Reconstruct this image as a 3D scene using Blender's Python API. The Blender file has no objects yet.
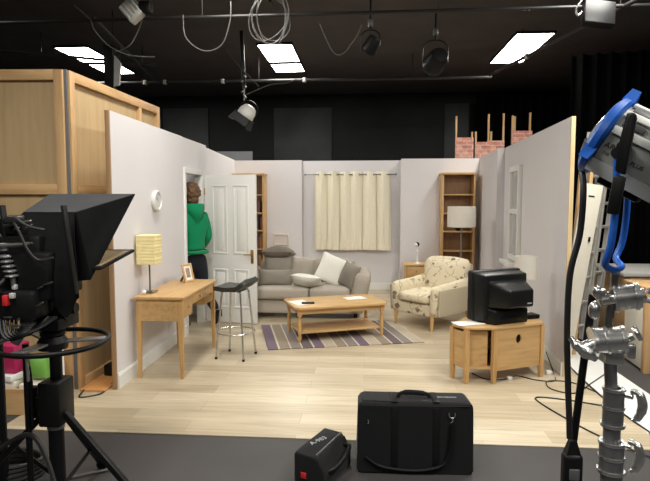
import bpy, bmesh, math, random
from mathutils import Vector, Matrix, Euler
random.seed(7)
R = math.radians
SC = bpy.context.scene
COL = SC.collection
Z0 = 0.008            # top of the laminate laid on the studio floor

# ------------------------------------------------------------------ helpers
def T(x=0, y=0, z=0): return Matrix.Translation((x, y, z))
def RX(a): return Matrix.Rotation(R(a), 4, 'X')
def RY(a): return Matrix.Rotation(R(a), 4, 'Y')
def RZ(a): return Matrix.Rotation(R(a), 4, 'Z')
def SCL(x, y, z): return Matrix.Diagonal((x, y, z, 1))

def catmull(P, n=6, closed=False):
    P = [Vector(p) for p in P]
    if len(P) < 3: return P
    out = []
    N = len(P)
    for i in range(N if closed else N-1):
        if closed: a, b, c, d = P[i-1], P[i], P[(i+1) % N], P[(i+2) % N]
        else: a, b, c, d = P[max(i-1, 0)], P[i], P[i+1], P[min(i+2, N-1)]
        for k in range(n):
            t = k/n
            out.append(.5*((2*b)+(c-a)*t+(2*a-5*b+4*c-d)*t*t+(3*b-a-3*c+d)*t**3))
    if not closed: out.append(P[-1])
    return out

class MB:
    def __init__(s): s.bm = bmesh.new(); s.M = Matrix.Identity(4)
    def _add(s, t, M=None):
        M = s.M @ M if M is not None else s.M
        m = {}
        for v in t.verts: m[v] = s.bm.verts.new(M @ v.co)
        flip = M.determinant() < 0
        for f in t.faces:
            vs = [m[v] for v in f.verts]
            if flip: vs.reverse()
            try: s.bm.faces.new(vs)
            except ValueError: pass
        t.free(); return s
    def box(s, x0, y0, z0, x1, y1, z1, bev=0, seg=2, M=None):
        t = bmesh.new(); bmesh.ops.create_cube(t, size=1)
        for v in t.verts:
            v.co = Vector(((x0+x1)/2+v.co.x*(x1-x0), (y0+y1)/2+v.co.y*(y1-y0), (z0+z1)/2+v.co.z*(z1-z0)))
        if bev > 0: bmesh.ops.bevel(t, geom=list(t.edges), offset=bev, segments=seg, profile=.5, affect='EDGES')
        return s._add(t, M)
    def cbox(s, c, d, bev=0, seg=2, rot=(0, 0, 0)):
        M = T(*c) @ Euler([R(a) for a in rot]).to_matrix().to_4x4()
        return s.box(-d[0]/2, -d[1]/2, -d[2]/2, d[0]/2, d[1]/2, d[2]/2, bev, seg, M)
    def tube(s, pts, r, seg=8, closed=False, sm=0, M=None):
        P = catmull(pts, sm, closed) if sm else [Vector(p) for p in pts]
        n = len(P); rr = r if isinstance(r, (list, tuple)) else [r]*n
        if len(rr) != n: rr = [rr[min(int(i*len(rr)/n), len(rr)-1)] for i in range(n)]
        t = bmesh.new(); rings = []; prev = None
        for i in range(n):
            if closed: d = P[(i+1) % n]-P[i-1]
            else: d = P[min(i+1, n-1)]-P[max(i-1, 0)]
            if d.length < 1e-9: d = Vector((0, 0, 1))
            d.normalize()
            if prev is None:
                a = Vector((0, 0, 1)) if abs(d.z) < .9 else Vector((1, 0, 0))
                u = d.cross(a).normalized()
            else:
                u = prev-d*prev.dot(d)
                u = u.normalized() if u.length > 1e-6 else d.orthogonal().normalized()
            prev = u; w = d.cross(u)
            rings.append([t.verts.new(P[i]+rr[i]*(u*math.cos(2*math.pi*k/seg)+w*math.sin(2*math.pi*k/seg))) for k in range(seg)])
        for i in range(n if closed else n-1):
            A, B = rings[i], rings[(i+1) % n]
            for k in range(seg): t.faces.new((A[k], A[(k+1) % seg], B[(k+1) % seg], B[k]))
        if not closed:
            t.faces.new(list(reversed(rings[0]))); t.faces.new(rings[-1])
        return s._add(t, M)
    def cyl(s, p0, p1, r0, r1=None, seg=16): return s.tube([p0, p1], [r0, r0 if r1 is None else r1], seg)
    def bar(s, p0, p1, w, h, bev=0, up=(0, 0, 1)):
        p0, p1 = Vector(p0), Vector(p1); d = p1-p0; L = d.length; z = d.normalized()
        x = Vector(up).cross(z)
        if x.length < 1e-5: x = Vector((1, 0, 0)).cross(z)
        x.normalize(); y = z.cross(x)
        M = Matrix(((x.x, y.x, z.x, p0.x), (x.y, y.y, z.y, p0.y), (x.z, y.z, z.z, p0.z), (0, 0, 0, 1)))
        return s.box(-w/2, -h/2, 0, w/2, h/2, L, bev, 2, M)
    def lathe(s, prof, c=(0, 0, 0), seg=24, M=None):
        t = bmesh.new(); rings = []
        for r, z in prof:
            if r < 1e-6: rings.append([t.verts.new((0, 0, z))])
            else: rings.append([t.verts.new((r*math.cos(2*math.pi*k/seg), r*math.sin(2*math.pi*k/seg), z)) for k in range(seg)])
        for A, B in zip(rings, rings[1:]):
            for k in range(seg):
                k2 = (k+1) % seg
                if len(A) == 1 and len(B) == 1: continue
                if len(A) == 1: t.faces.new((A[0], B[k2], B[k]))
                elif len(B) == 1: t.faces.new((A[k], A[k2], B[0]))
                else: t.faces.new((A[k], A[k2], B[k2], B[k]))
        bmesh.ops.recalc_face_normals(t, faces=list(t.faces))
        return s._add(t, T(*c) @ M if M is not None else T(*c))
    def prism(s, poly, z0, z1, bev=0, M=None):
        t = bmesh.new()
        a = [t.verts.new((x, y, z0)) for x, y in poly]; b = [t.verts.new((x, y, z1)) for x, y in poly]
        n = len(poly)
        t.faces.new(list(reversed(a))); t.faces.new(b)
        for i in range(n): t.faces.new((a[i], a[(i+1) % n], b[(i+1) % n], b[i]))
        bmesh.ops.recalc_face_normals(t, faces=list(t.faces))
        if bev: bmesh.ops.bevel(t, geom=list(t.edges), offset=bev, segments=2, profile=.5, affect='EDGES')
        return s._add(t, M)
    def hull(s, pts, M=None):
        t = bmesh.new()
        for p in pts: t.verts.new(p)
        r = bmesh.ops.convex_hull(t, input=list(t.verts))
        bmesh.ops.recalc_face_normals(t, faces=list(t.faces))
        return s._add(t, M)
    def sphere(s, c, r, sx=1, sy=1, sz=1, u=16, v=10, M=None):
        t = bmesh.new(); bmesh.ops.create_uvsphere(t, u_segments=u, v_segments=v, radius=r)
        m = T(*c) @ SCL(sx, sy, sz)
        return s._add(t, m if M is None else M @ m)
    def grid(s, f, nu, nv, th=0, M=None):
        """a sheet f(u,v) in 0..1, given thickness th along its normals"""
        t = bmesh.new()
        V = [[Vector(f(i/nu, j/nv)) for j in range(nv+1)] for i in range(nu+1)]
        def nrm(i, j):
            a = V[min(i+1, nu)][j]-V[max(i-1, 0)][j]; b = V[i][min(j+1, nv)]-V[i][max(j-1, 0)]
            n = a.cross(b); return n.normalized() if n.length > 1e-9 else Vector((0, 0, 1))
        A = [[t.verts.new(V[i][j]+nrm(i, j)*th/2) for j in range(nv+1)] for i in range(nu+1)]
        for i in range(nu):
            for j in range(nv): t.faces.new((A[i][j], A[i+1][j], A[i+1][j+1], A[i][j+1]))
        if th:
            B = [[t.verts.new(V[i][j]-nrm(i, j)*th/2) for j in range(nv+1)] for i in range(nu+1)]
            for i in range(nu):
                for j in range(nv): t.faces.new((B[i][j+1], B[i+1][j+1], B[i+1][j], B[i][j]))
            for i in range(nu):
                t.faces.new((A[i+1][0], A[i][0], B[i][0], B[i+1][0])); t.faces.new((A[i][nv], A[i+1][nv], B[i+1][nv], B[i][nv]))
            for j in range(nv):
                t.faces.new((A[0][j], A[0][j+1], B[0][j+1], B[0][j])); t.faces.new((A[nu][j+1], A[nu][j], B[nu][j], B[nu][j+1]))
        return s._add(t, M)
    def cushion(s, w, h, d, n=14, pw=.45, M=None, wob=.0, pinch=.06, seed=0):
        """pillow: width w (x), height h (z), plump depth d (y), pinched corners"""
        rnd = random.Random(seed); ph = [rnd.uniform(0, 6) for _ in range(4)]
        t = bmesh.new(); top = {}; bot = {}
        for i in range(n+1):
            for j in range(n+1):
                u, v = 2*i/n-1, 2*j/n-1
                e = max(0, (1-u*u))*max(0, (1-v*v))
                y = d/2*e**pw
                k = 1-pinch*(1-abs(u)**2)*(abs(v)**3)
                k2 = 1-pinch*(1-abs(v)**2)*(abs(u)**3)
                x, z = w/2*u*k2, h/2*v*k
                yy = wob*(math.sin(3*u+ph[0])*math.cos(2.5*v+ph[1]))
                top[i, j] = t.verts.new((x, -y+yy+wob*.4*math.sin(5*v+3*u+ph[2])*e, z))
                bot[i, j] = top[i, j] if (i in (0, n) or j in (0, n)) else t.verts.new((x, y+yy, z))
        for i in range(n):
            for j in range(n):
                t.faces.new((top[i, j], top[i+1, j], top[i+1, j+1], top[i, j+1]))
                try: t.faces.new((bot[i, j], bot[i, j+1], bot[i+1, j+1], bot[i+1, j]))
                except ValueError: pass
        return s._add(t, M)
    def soft(s, x0, y0, z0, x1, y1, z1, bev=.03, bulge=.012, n=8, M=None):
        """upholstery block: subdivided box with rounded edges and slightly crowned faces"""
        t = bmesh.new(); bmesh.ops.create_cube(t, size=2)
        bmesh.ops.subdivide_edges(t, edges=list(t.edges), cuts=n, use_grid_fill=True)
        c = Vector(((x0+x1)/2, (y0+y1)/2, (z0+z1)/2)); h = Vector(((x1-x0)/2, (y1-y0)/2, (z1-z0)/2))
        for v in t.verts:
            p = Vector((v.co.x*h.x, v.co.y*h.y, v.co.z*h.z))
            q = Vector([max(-(h[k]-bev), min(h[k]-bev, p[k])) for k in range(3)])
            d = p-q
            if d.length > 1e-9:
                d2 = d.normalized()*bev
                # crown
                a = [1-(v.co[k])**2 for k in range(3)]
                cr = (a[1]*a[2] if abs(v.co.x) > .999 else 0)+(a[0]*a[2] if abs(v.co.y) > .999 else 0)+(a[0]*a[1] if abs(v.co.z) > .999 else 0)
                p = q+d2+d2.normalized()*bulge*cr
            v.co = p+c
        return s._add(t, M)
    def build(s, name, mat, parent=None, loc=(0, 0, 0), rz=0, ang=38):
        me = bpy.data.meshes.new(name); s.bm.to_mesh(me); s.bm.free()
        o = bpy.data.objects.new(name, me); COL.objects.link(o)
        o.location = loc; o.rotation_euler.z = R(rz)
        for m in (mat if isinstance(mat, (list, tuple)) else [mat]): me.materials.append(m)
        for p in me.polygons: p.use_smooth = True
        me.set_sharp_from_angle(angle=R(ang))
        if parent is not None: o.parent = parent
        return o

def tag(o, label, cat, group=None):
    o['label'] = label; o['category'] = cat
    if group: o['group'] = group
    return o
def thing(name, label, cat, loc=(0, 0, 0), rz=0, group=None):
    o = bpy.data.objects.new(name, None); COL.objects.link(o)
    o.empty_display_size = .1; o.location = loc; o.rotation_euler.z = R(rz)
    return tag(o, label, cat, group)
def struct(o, label=None):
    o['kind'] = 'structure'
    if label: o['label'] = label
    return o
def dup(root, loc=None, rz=None, label=None, group=None):
    r = root.copy(); COL.objects.link(r)
    if loc is not None: r.location = loc
    if rz is not None: r.rotation_euler.z = R(rz)
    if label: r['label'] = label
    if group: r['group'] = group
    for ch in list(root.children):
        c = ch.copy(); COL.objects.link(c); c.parent = r
        for g in list(ch.children):
            d = g.copy(); COL.objects.link(d); d.parent = c
    return r
def text_mesh(body, size, name, mat, parent, M, ext=.0008, align='CENTER'):
    cu = bpy.data.curves.new(name, 'FONT'); cu.body = body; cu.size = size; cu.extrude = ext
    cu.align_x = align; cu.align_y = 'CENTER'
    ob = bpy.data.objects.new(name, cu); COL.objects.link(ob)
    dg = bpy.context.evaluated_depsgraph_get(); dg.update()
    me = bpy.data.meshes.new_from_object(ob.evaluated_get(dg))
    bpy.data.objects.remove(ob); bpy.data.curves.remove(cu)
    me.transform(M); me.materials.clear(); me.materials.append(mat)
    o = bpy.data.objects.new(name, me); COL.objects.link(o)
    if parent is not None: o.parent = parent
    return o
def skin(name, V, E, mat, parent=None, sub=2, root=None):
    """one continuous surface grown from joints V={key:(xyz,(rx,ry))} along edges E"""
    keys = list(V); me = bpy.data.meshes.new(name)
    me.from_pydata([V[k][0] for k in keys], [(keys.index(a), keys.index(b)) for a, b in E], [])
    ob = bpy.data.objects.new(name, me); COL.objects.link(ob)
    md = ob.modifiers.new('s', 'SKIN'); md.use_smooth_shade = True
    sv = me.skin_vertices[0].data
    for i, k in enumerate(keys):
        r = V[k][1]; sv[i].radius = r if isinstance(r, tuple) else (r, r)
        sv[i].use_root = (k == (root or keys[0]))
    m2 = ob.modifiers.new('u', 'SUBSURF'); m2.levels = sub; m2.render_levels = sub
    dg = bpy.context.evaluated_depsgraph_get(); dg.update()
    me2 = bpy.data.meshes.new_from_object(ob.evaluated_get(dg))
    bpy.data.objects.remove(ob); bpy.data.meshes.remove(me)
    me2.name = name; me2.materials.clear(); me2.materials.append(mat)
    for p in me2.polygons: p.use_smooth = True; p.material_index = 0
    o = bpy.data.objects.new(name, me2); COL.objects.link(o)
    if parent is not None: o.parent = parent
    return o

# ------------------------------------------------------------------ materials
def srgb(r, g, b):
    f = lambda c: ((c/255)/12.92 if c/255 <= .04045 else ((c/255+.055)/1.055)**2.4)
    return (f(r), f(g), f(b), 1)
def base(name, col, rough=.6, metal=0, spec=.5):
    m = bpy.data.materials.new(name); m.use_nodes = True
    nt = m.node_tree; b = nt.nodes['Principled BSDF']
    b.inputs['Base Color'].default_value = col; b.inputs['Roughness'].default_value = rough
    b.inputs['Metallic'].default_value = metal; b.inputs['Specular IOR Level'].default_value = spec
    return m, nt, b
def coords(nt, scale=(1, 1, 1), rot=(0, 0, 0)):
    tc = nt.nodes.new('ShaderNodeTexCoord'); mp = nt.nodes.new('ShaderNodeMapping')
    mp.inputs['Scale'].default_value = scale; mp.inputs['Rotation'].default_value = rot
    nt.links.new(tc.outputs['Object'], mp.inputs['Vector']); return mp.outputs['Vector']
def noise(nt, vec, scale, detail=3, rough=.5):
    n = nt.nodes.new('ShaderNodeTexNoise'); n.inputs['Scale'].default_value = scale
    n.inputs['Detail'].default_value = detail; n.inputs['Roughness'].default_value = rough
    nt.links.new(vec, n.inputs['Vector']); return n.outputs['Fac']
def ramp(nt, fac, stops, interp='LINEAR'):
    r = nt.nodes.new('ShaderNodeValToRGB'); e = r.color_ramp; e.interpolation = interp
    while len(e.elements) < len(stops): e.elements.new(.5)
    for el, (p, c) in zip(e.elements, stops): el.position = p; el.color = c
    nt.links.new(fac, r.inputs['Fac']); return r.outputs['Color']
def mix(nt, a, b, fac, mode='MIX'):
    m = nt.nodes.new('ShaderNodeMix'); m.data_type = 'RGBA'; m.blend_type = mode
    for i, v in ((6, a), (7, b)):
        if hasattr(v, 'is_linked') or hasattr(v, 'node'): nt.links.new(v, m.inputs[i])
        else: m.inputs[i].default_value = v
    if hasattr(fac, 'node'): nt.links.new(fac, m.inputs[0])
    else: m.inputs[0].default_value = fac
    return m.outputs[2]
def bump(nt, b, h, strength=.2, dist=.01):
    n = nt.nodes.new('ShaderNodeBump'); n.inputs['Strength'].default_value = strength; n.inputs['Distance'].default_value = dist
    nt.links.new(h, n.inputs['Height']); nt.links.new(n.outputs['Normal'], b.inputs['Normal'])
def k(c, f): return (c[0]*f, c[1]*f, c[2]*f, 1)
def plain(name, col, rough=.6, metal=0, var=.06, sc=9, bmp=0, bsc=60, spec=.5):
    """even finish with faint wear"""
    m, nt, b = base(name, col, rough, metal, spec); v = coords(nt)
    nt.links.new(ramp(nt, noise(nt, v, sc), [(.3, k(col, 1-var)), (.7, k(col, 1+var))]), b.inputs['Base Color'])
    if bmp: bump(nt, b, noise(nt, v, bsc, 4), bmp, .004)
    return m
def wood(name, c1, c2, axis='X', rough=.45, sc=1.0, knots=False):
    m, nt, b = base(name, c1, rough)
    s = {'X': (1.2, 14, 14), 'Y': (14, 1.2, 14), 'Z': (14, 14, 1.2)}[axis]
    v = coords(nt, tuple(q*sc for q in s))
    g = ramp(nt, noise(nt, v, 2.2, 6, .6), [(.25, c2), (.52, c1), (.8, k(c1, 1.1))])
    if knots:
        v2 = coords(nt, tuple(.5+q*.12 for q in s))
        g = mix(nt, g, k(c2, .7), ramp(nt, noise(nt, v2, 2.4, 2), [(.66, (0, 0, 0, 1)), (.76, (.6, .6, .6, 1))]))
    nt.links.new(g, b.inputs['Base Color']); bump(nt, b, noise(nt, v, 3, 5), .08, .002)
    return m
def fabric(name, col, var=.1, sc=260, bmp=.25, rough=.9):
    m, nt, b = base(name, col, rough, 0, .15); v = coords(nt)
    b.inputs['Sheen Weight'].default_value = .1
    c = ramp(nt, noise(nt, v, sc, 2), [(.3, k(col, 1-var)), (.7, k(col, 1+var))])
    nt.links.new(c, b.inputs['Base Color']); bump(nt, b, noise(nt, v, sc, 2), bmp, .002)
    return m

PAINT = plain('wall_paint', srgb(218, 215, 217), .85, var=.015, sc=2, bmp=.05, bsc=90)
WHITE = plain('white_gloss', srgb(226, 226, 222), .4, var=.015)
CREAM = plain('cream_paint', srgb(222, 216, 200), .6, var=.03)
BLACKW = plain('black_wall', srgb(30, 30, 32), .6, var=.3, sc=1.2, spec=.2)
BLACKC = plain('black_ceiling', srgb(72, 67, 66), .8, var=.15, sc=2)
DRAPE = plain('black_drape', srgb(9, 9, 9), 1, var=.2, sc=4, spec=.02)
STUDIO = plain('studio_floor', srgb(64, 62, 62), .5, var=.1, sc=2.2, bmp=.04, bsc=30, spec=.3)
GREYP = plain('grey_panel', srgb(105, 106, 108), .7, var=.1, sc=3)
OAK = wood('oak', srgb(194, 157, 106), srgb(174, 136, 86), 'Y')
OAKX = wood('oak_along', srgb(194, 157, 106), srgb(174, 136, 86), 'X')
OAKZ = wood('oak_upright', srgb(196, 156, 102), srgb(172, 131, 80), 'Z')
OAKD = wood('oak_back_panel', srgb(140, 104, 66), srgb(118, 84, 50), 'Z')
COFF = wood('coffee_oak', srgb(200, 164, 112), srgb(182, 144, 92), 'X')
PLY = wood('plywood', srgb(192, 164, 122), srgb(174, 146, 104), 'Z', .6, .35)
PINE = wood('pine', srgb(200, 162, 114), srgb(172, 130, 84), 'Z', .6, .7, True)
PINEX = wood('pine_along', srgb(200, 162, 114), srgb(172, 130, 84), 'X', .6, .7, True)
PINEY = wood('pine_depth', srgb(200, 162, 114), srgb(172, 130, 84), 'Y', .6, .7, True)
SOFA = fabric('sofa_weave', srgb(172, 163, 150), .12)
SOFAD = fabric('grey_cushion', srgb(138, 131, 120), .12)
SOFADK = fabric('dark_grey_cushion', srgb(112, 105, 94), .12)
OFFW = fabric('white_cushion', srgb(226, 224, 214), .05)
PLAINB = fabric('beige_linen', srgb(186, 174, 150), .08)
CURT = fabric('curtain_cloth', srgb(240, 233, 212), .04, 180)
SHADE = fabric('lampshade_cloth', srgb(214, 208, 196), .04, 200)
BLK = plain('black_plastic', srgb(17, 17, 18), .45, var=.12, sc=20, spec=.22)
BLKM = plain('black_metal', srgb(17, 17, 18), .42, .2, var=.15, sc=20, spec=.25)
BLKF = fabric('black_nylon', srgb(17, 17, 19), .2, 320, .3, .75)
LEATH = plain('black_leather', srgb(42, 44, 42), .38, var=.15, sc=30, bmp=.15, bsc=120)
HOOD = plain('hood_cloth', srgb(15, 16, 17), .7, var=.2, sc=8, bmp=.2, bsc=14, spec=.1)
TVP = plain('tv_plastic', srgb(21, 22, 23), .35, var=.08, sc=30, spec=.3)
CHROME = plain('chrome', srgb(205, 205, 203), .27, .92, var=.06, sc=14)
STEEL = plain('brushed_steel', srgb(150, 148, 144), .35, 1, var=.1, sc=20)
ALU = plain('aluminium', srgb(184, 182, 176), .5, .35, var=.1, sc=12)
DARKST = plain('dark_steel', srgb(122, 122, 123), .35, .65, var=.15, sc=16)
BRASS = plain('brass', srgb(176, 140, 70), .3, 1, var=.1)
BLUE = plain('blue_enamel', srgb(24, 84, 172), .4, var=.08, sc=14)
LGREY = plain('lamp_grey', srgb(128, 131, 127), .5, .1, var=.06, sc=16)
LDARK = plain('lamp_slot', srgb(48, 48, 48), .6)
LLIGHT = plain('lamp_pale', srgb(190, 192, 188), .45, .2, var=.04)
GREEN = fabric('green_jersey', srgb(14, 128, 84), .12, 200)
NAVY = fabric('dark_denim', srgb(30, 32, 40), .2, 240)
SKIN = plain('skin', srgb(206, 160, 132), .55)
HAIR = plain('brown_hair', srgb(96, 66, 40), .6, var=.4, sc=40, bmp=.7, bsc=55)
RED = plain('red_plastic', srgb(190, 36, 40), .5)
MAG = plain('magenta_box', srgb(170, 30, 84), .6)
GRN = plain('green_bag', srgb(110, 165, 70), .6)
PAPER = plain('paper', srgb(236, 234, 228), .8, var=.02)
INK = plain('ink', srgb(28, 28, 30), .6)
PALE = plain('pale_print', srgb(150, 156, 156), .6)
CABLE = plain('cable_rubber', srgb(26, 25, 25), .5)
CABLEG = plain('grey_cable', srgb(92, 90, 88), .5)
GLASSY = plain('screen_glass', srgb(18, 20, 22), .12, var=.05)
REDW = plain('shelf_items', srgb(120, 70, 56), .7, var=.25, sc=14)
PICT = plain('photo_print', srgb(150, 130, 112), .5, var=.5, sc=40)
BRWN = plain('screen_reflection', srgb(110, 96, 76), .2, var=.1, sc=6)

def mat_floor():
    m, nt, b = base('laminate', srgb(205, 188, 155), .38)
    v = coords(nt)
    br = nt.nodes.new('ShaderNodeTexBrick'); nt.links.new(v, br.inputs['Vector'])
    br.offset = .37; br.offset_frequency = 2; br.squash = 1
    br.inputs['Scale'].default_value = 1; br.inputs['Brick Width'].default_value = 1.28; br.inputs['Row Height'].default_value = .192
    br.inputs['Mortar Size'].default_value = .0022; br.inputs['Mortar Smooth'].default_value = .3; br.inputs['Bias'].default_value = 0
    br.inputs['Color1'].default_value = srgb(206, 192, 166); br.inputs['Color2'].default_value = srgb(180, 165, 138)
    br.inputs['Mortar'].default_value = srgb(172, 156, 128)
    g = noise(nt, coords(nt, (1.3, 17, 1)), 1.6, 6, .62)
    c = mix(nt, br.outputs['Color'], ramp(nt, g, [(.25, (.72, .70, .66, 1)), (.55, (1, 1, 1, 1)), (.8, (1.06, 1.05, 1.03, 1))]), .85, 'MULTIPLY')
    g2 = noise(nt, coords(nt, (.5, 3.2, 1)), 1.5, 3)
    c = mix(nt, c, ramp(nt, g2, [(.3, (.86, .85, .84, 1)), (.7, (1.04, 1.04, 1.04, 1))]), 1, 'MULTIPLY')
    nt.links.new(c, b.inputs['Base Color'])
    bump(nt, b, br.outputs['Fac'], -.2, .002)
    return m
LAM = mat_floor()
def mat_floral():
    m, nt, b = base('floral_print', srgb(212, 200, 170), .9, 0, .15)
    v = coords(nt)
    nz = nt.nodes.new('ShaderNodeTexNoise'); nz.inputs['Scale'].default_value = 9; nt.links.new(v, nz.inputs['Vector'])
    ad = mix(nt, v, nz.outputs['Color'], .09)
    vo = nt.nodes.new('ShaderNodeTexVoronoi'); vo.inputs['Scale'].default_value = 10.5; nt.links.new(ad, vo.inputs['Vector'])
    petals = ramp(nt, vo.outputs['Distance'], [(.0, (1, 1, 1, 1)), (.25, (.9, .9, .9, 1)), (.34, (0, 0, 0, 1))])
    gate = ramp(nt, noise(nt, v, 16, 3), [(.42, (0, 0, 0, 1)), (.52, (1, 1, 1, 1))])
    f1 = mix(nt, petals, gate, 1, 'MULTIPLY')
    vl = nt.nodes.new('ShaderNodeTexVoronoi'); vl.feature = 'DISTANCE_TO_EDGE'; vl.inputs['Scale'].default_value = 6.5; nt.links.new(ad, vl.inputs['Vector'])
    stem = ramp(nt, vl.outputs['Distance'], [(.0, (.75, .75, .75, 1)), (.03, (0, 0, 0, 1))])
    gate2 = ramp(nt, noise(nt, v, 5, 2), [(.45, (0, 0, 0, 1)), (.52, (1, 1, 1, 1))])
    f2 = mix(nt, stem, gate2, 1, 'MULTIPLY')
    f = mix(nt, f1, f2, 1, 'LIGHTEN')
    c = mix(nt, srgb(214, 202, 174), srgb(118, 96, 80), f)
    nt.links.new(c, b.inputs['Base Color']); return m
FLORAL = mat_floral()
def mat_rug():
    m, nt, b = base('rug_stripes', srgb(150, 140, 130), .95, 0, .1)
    tc = nt.nodes.new('ShaderNodeTexCoord'); sp = nt.nodes.new('ShaderNodeSeparateXYZ'); nt.links.new(tc.outputs['Object'], sp.inputs[0])
    mr = nt.nodes.new('ShaderNodeMapRange'); mr.inputs[1].default_value = 0; mr.inputs[2].default_value = 1.8
    nt.links.new(sp.outputs['X'], mr.inputs[0])
    pu, ta, be, gr, cr, dk = srgb(118, 104, 116), srgb(146, 134, 118), srgb(180, 168, 150), srgb(138, 129, 124), srgb(200, 190, 168), srgb(112, 101, 103)
    seq = [pu, ta, gr, dk, pu, be, ta, gr, pu, be, ta, dk, gr, be]
    st = []; p = 0
    for i, c in enumerate(seq):
        st.append((p, c)); p += 1/len(seq)
        st.append((p-.009, cr))
    nt.links.new(mix(nt, ramp(nt, mr.outputs[0], st[:30], 'CONSTANT'), ramp(nt, noise(nt, tc.outputs['Object'], 160, 2), [(.3, (.8, .8, .8, 1)), (.7, (1.1, 1.1, 1.1, 1))]), 1, 'MULTIPLY'), b.inputs['Base Color'])
    bump(nt, b, noise(nt, tc.outputs['Object'], 220, 2), .4, .004); return m
RUG = mat_rug()
def mat_brick():
    m, nt, b = base('painted_brick', srgb(170, 110, 90), .85)
    tc = nt.nodes.new('ShaderNodeTexCoord'); mp = nt.nodes.new('ShaderNodeMapping'); mp.inputs['Rotation'].default_value = (R(90), 0, 0)
    nt.links.new(tc.outputs['Object'], mp.inputs['Vector'])
    br = nt.nodes.new('ShaderNodeTexBrick'); nt.links.new(mp.outputs['Vector'], br.inputs['Vector'])
    br.inputs['Scale'].default_value = 1; br.inputs['Brick Width'].default_value = .215; br.inputs['Row Height'].default_value = .075; br.inputs['Mortar Size'].default_value = .008
    br.inputs['Color1'].default_value = srgb(226, 168, 148); br.inputs['Color2'].default_value = srgb(196, 128, 112); br.inputs['Mortar'].default_value = srgb(216, 188, 172)
    nt.links.new(mix(nt, br.outputs['Color'], ramp(nt, noise(nt, tc.outputs['Object'], 14), [(.3, (.7, .7, .7, 1)), (.7, (1.15, 1.1, 1.1, 1))]), 1, 'MULTIPLY'), b.inputs['Base Color'])
    return m
BRICK = mat_brick()
def emit(name, col, s):
    m, nt, b = base(name, (.8, .8, .8, 1)); b.inputs['Emission Color'].default_value = col; b.inputs['Emission Strength'].default_value = s
    return m
PANEL_S = 26
LAMPE = emit('light_diffuser', (1, .97, .9, 1), PANEL_S)

# ================================================================== SETTING
CEIL = 4.0
struct(MB().box(-7, -4, -.1, 6, 12.2, 0).build('floor', STUDIO))
struct(MB().box(-2.62, 3.6, 0, 2.0, 9.95, Z0, .002).build('floor_laminate', LAM), 'pale wood laminate laid over the black studio floor')
struct(MB().box(2.0, 3.85, 0, 2.41, 6.45, .012, .003).build('floor_strip', WHITE), 'white board strip on the floor outside the right set wall')
struct(MB().box(-7, -4, CEIL, 6, 12.2, CEIL+.1).build('ceiling', BLACKC))
struct(MB().box(-7, 12.2, 0, 6, 12.3, CEIL).build('wall_back_studio', BLACKW))
struct(MB().box(-7.1, -4, 0, -7, 12.3, CEIL).build('wall_left_studio', BLACKW))
struct(MB().box(6, -4, 0, 6.1, 12.3, CEIL).build('wall_right_studio', BLACKW))
struct(MB().box(-7.1, -4.1, 0, 6.1, -4, CEIL).build('wall_front_studio', BLACKW))

def wallseg(name, a, b, z0, z1, th, side, mat=PAINT, parent=None):
    """upright slab between plan points a,b; thickness th to the given side (+1 left of a->b)"""
    a, b = Vector((a[0], a[1])), Vector((b[0], b[1])); d = (b-a).normalized(); n = Vector((-d.y, d.x))*side*th
    m = MB(); m.prism([tuple(a), tuple(b), tuple(b+n), tuple(a+n)], z0, z1)
    return m, name
HW = 2.4
# left set wall: near flat, door flat, far flat
m = MB()
def seg(m, a, b, z0, z1, th, side):
    a, b = Vector(a), Vector(b); d = (b-a).normalized(); n = Vector((-d.y, d.x))*side*th
    m.prism([tuple(a), tuple(b), tuple(b+n), tuple(a+n)], z0, z1)
LA, LB, LC, LD, LE = (-2.14, 4.45), (-2.165, 6.34), (-2.175, 7.06), (-2.185, 7.35), (-2.36, 9.72)
seg(m, LA, LB, Z0, HW, .035, 1); m.build('wall_left', PAINT)
struct(bpy.data.objects['wall_left'])
m = MB(); seg(m, LB, LC, 2.02, HW-.005, .06, 1); seg(m, LC, LD, Z0, HW-.005, .06, 1)
struct(m.build('wall_left_door', PAINT))
m = MB(); seg(m, LD, LE, Z0, HW-.03, .06, 1); struct(m.build('wall_left_far', PAINT))
m = MB(); m.box(-2.178, 4.43, Z0, -2.139, 4.449, HW, .002); struct(m.build('trim_1', wood('shaded_pine', srgb(164, 130, 94), srgb(140, 106, 72), 'Z', .6)))  # timber edge of the flat, its shade put into a darker pine colour
# door lining + architrave
m = MB()
for y in (LB[1]-.005, LC[1]-.05):
    m.box(-2.245, y, Z0, -2.145, y+.055, 1.974, .004)
m.box(-2.245, LB[1]-.005, 1.975, -2.145, LC[1]+.005, 2.04, .004)
struct(m.build('trim_2', WHITE), 'white painted door frame')
# passage wall seen beyond the doorway
struct(MB().box(-3.2, 7.5, Z0, -2.3, 7.54, 2.3).build('wall_passage', PAINT))
# back walls
struct(MB().box(-2.42, 9.68, Z0, -1.135, 9.75, 2.36).build('wall_back', PAINT))
m = MB(); m.box(-1.195, 9.86, Z0, .70, 9.92, 2.36); m.box(-1.195, 9.755, Z0, -1.135, 9.855, 2.36)
m.box(.63, 9.685, Z0, .69, 9.855, 2.36); struct(m.build('wall_back_niche', PAINT))
struct(MB().box(.63, 9.6, Z0, 1.99, 9.68, 2.37).build('wall_back_right', PAINT))
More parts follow.
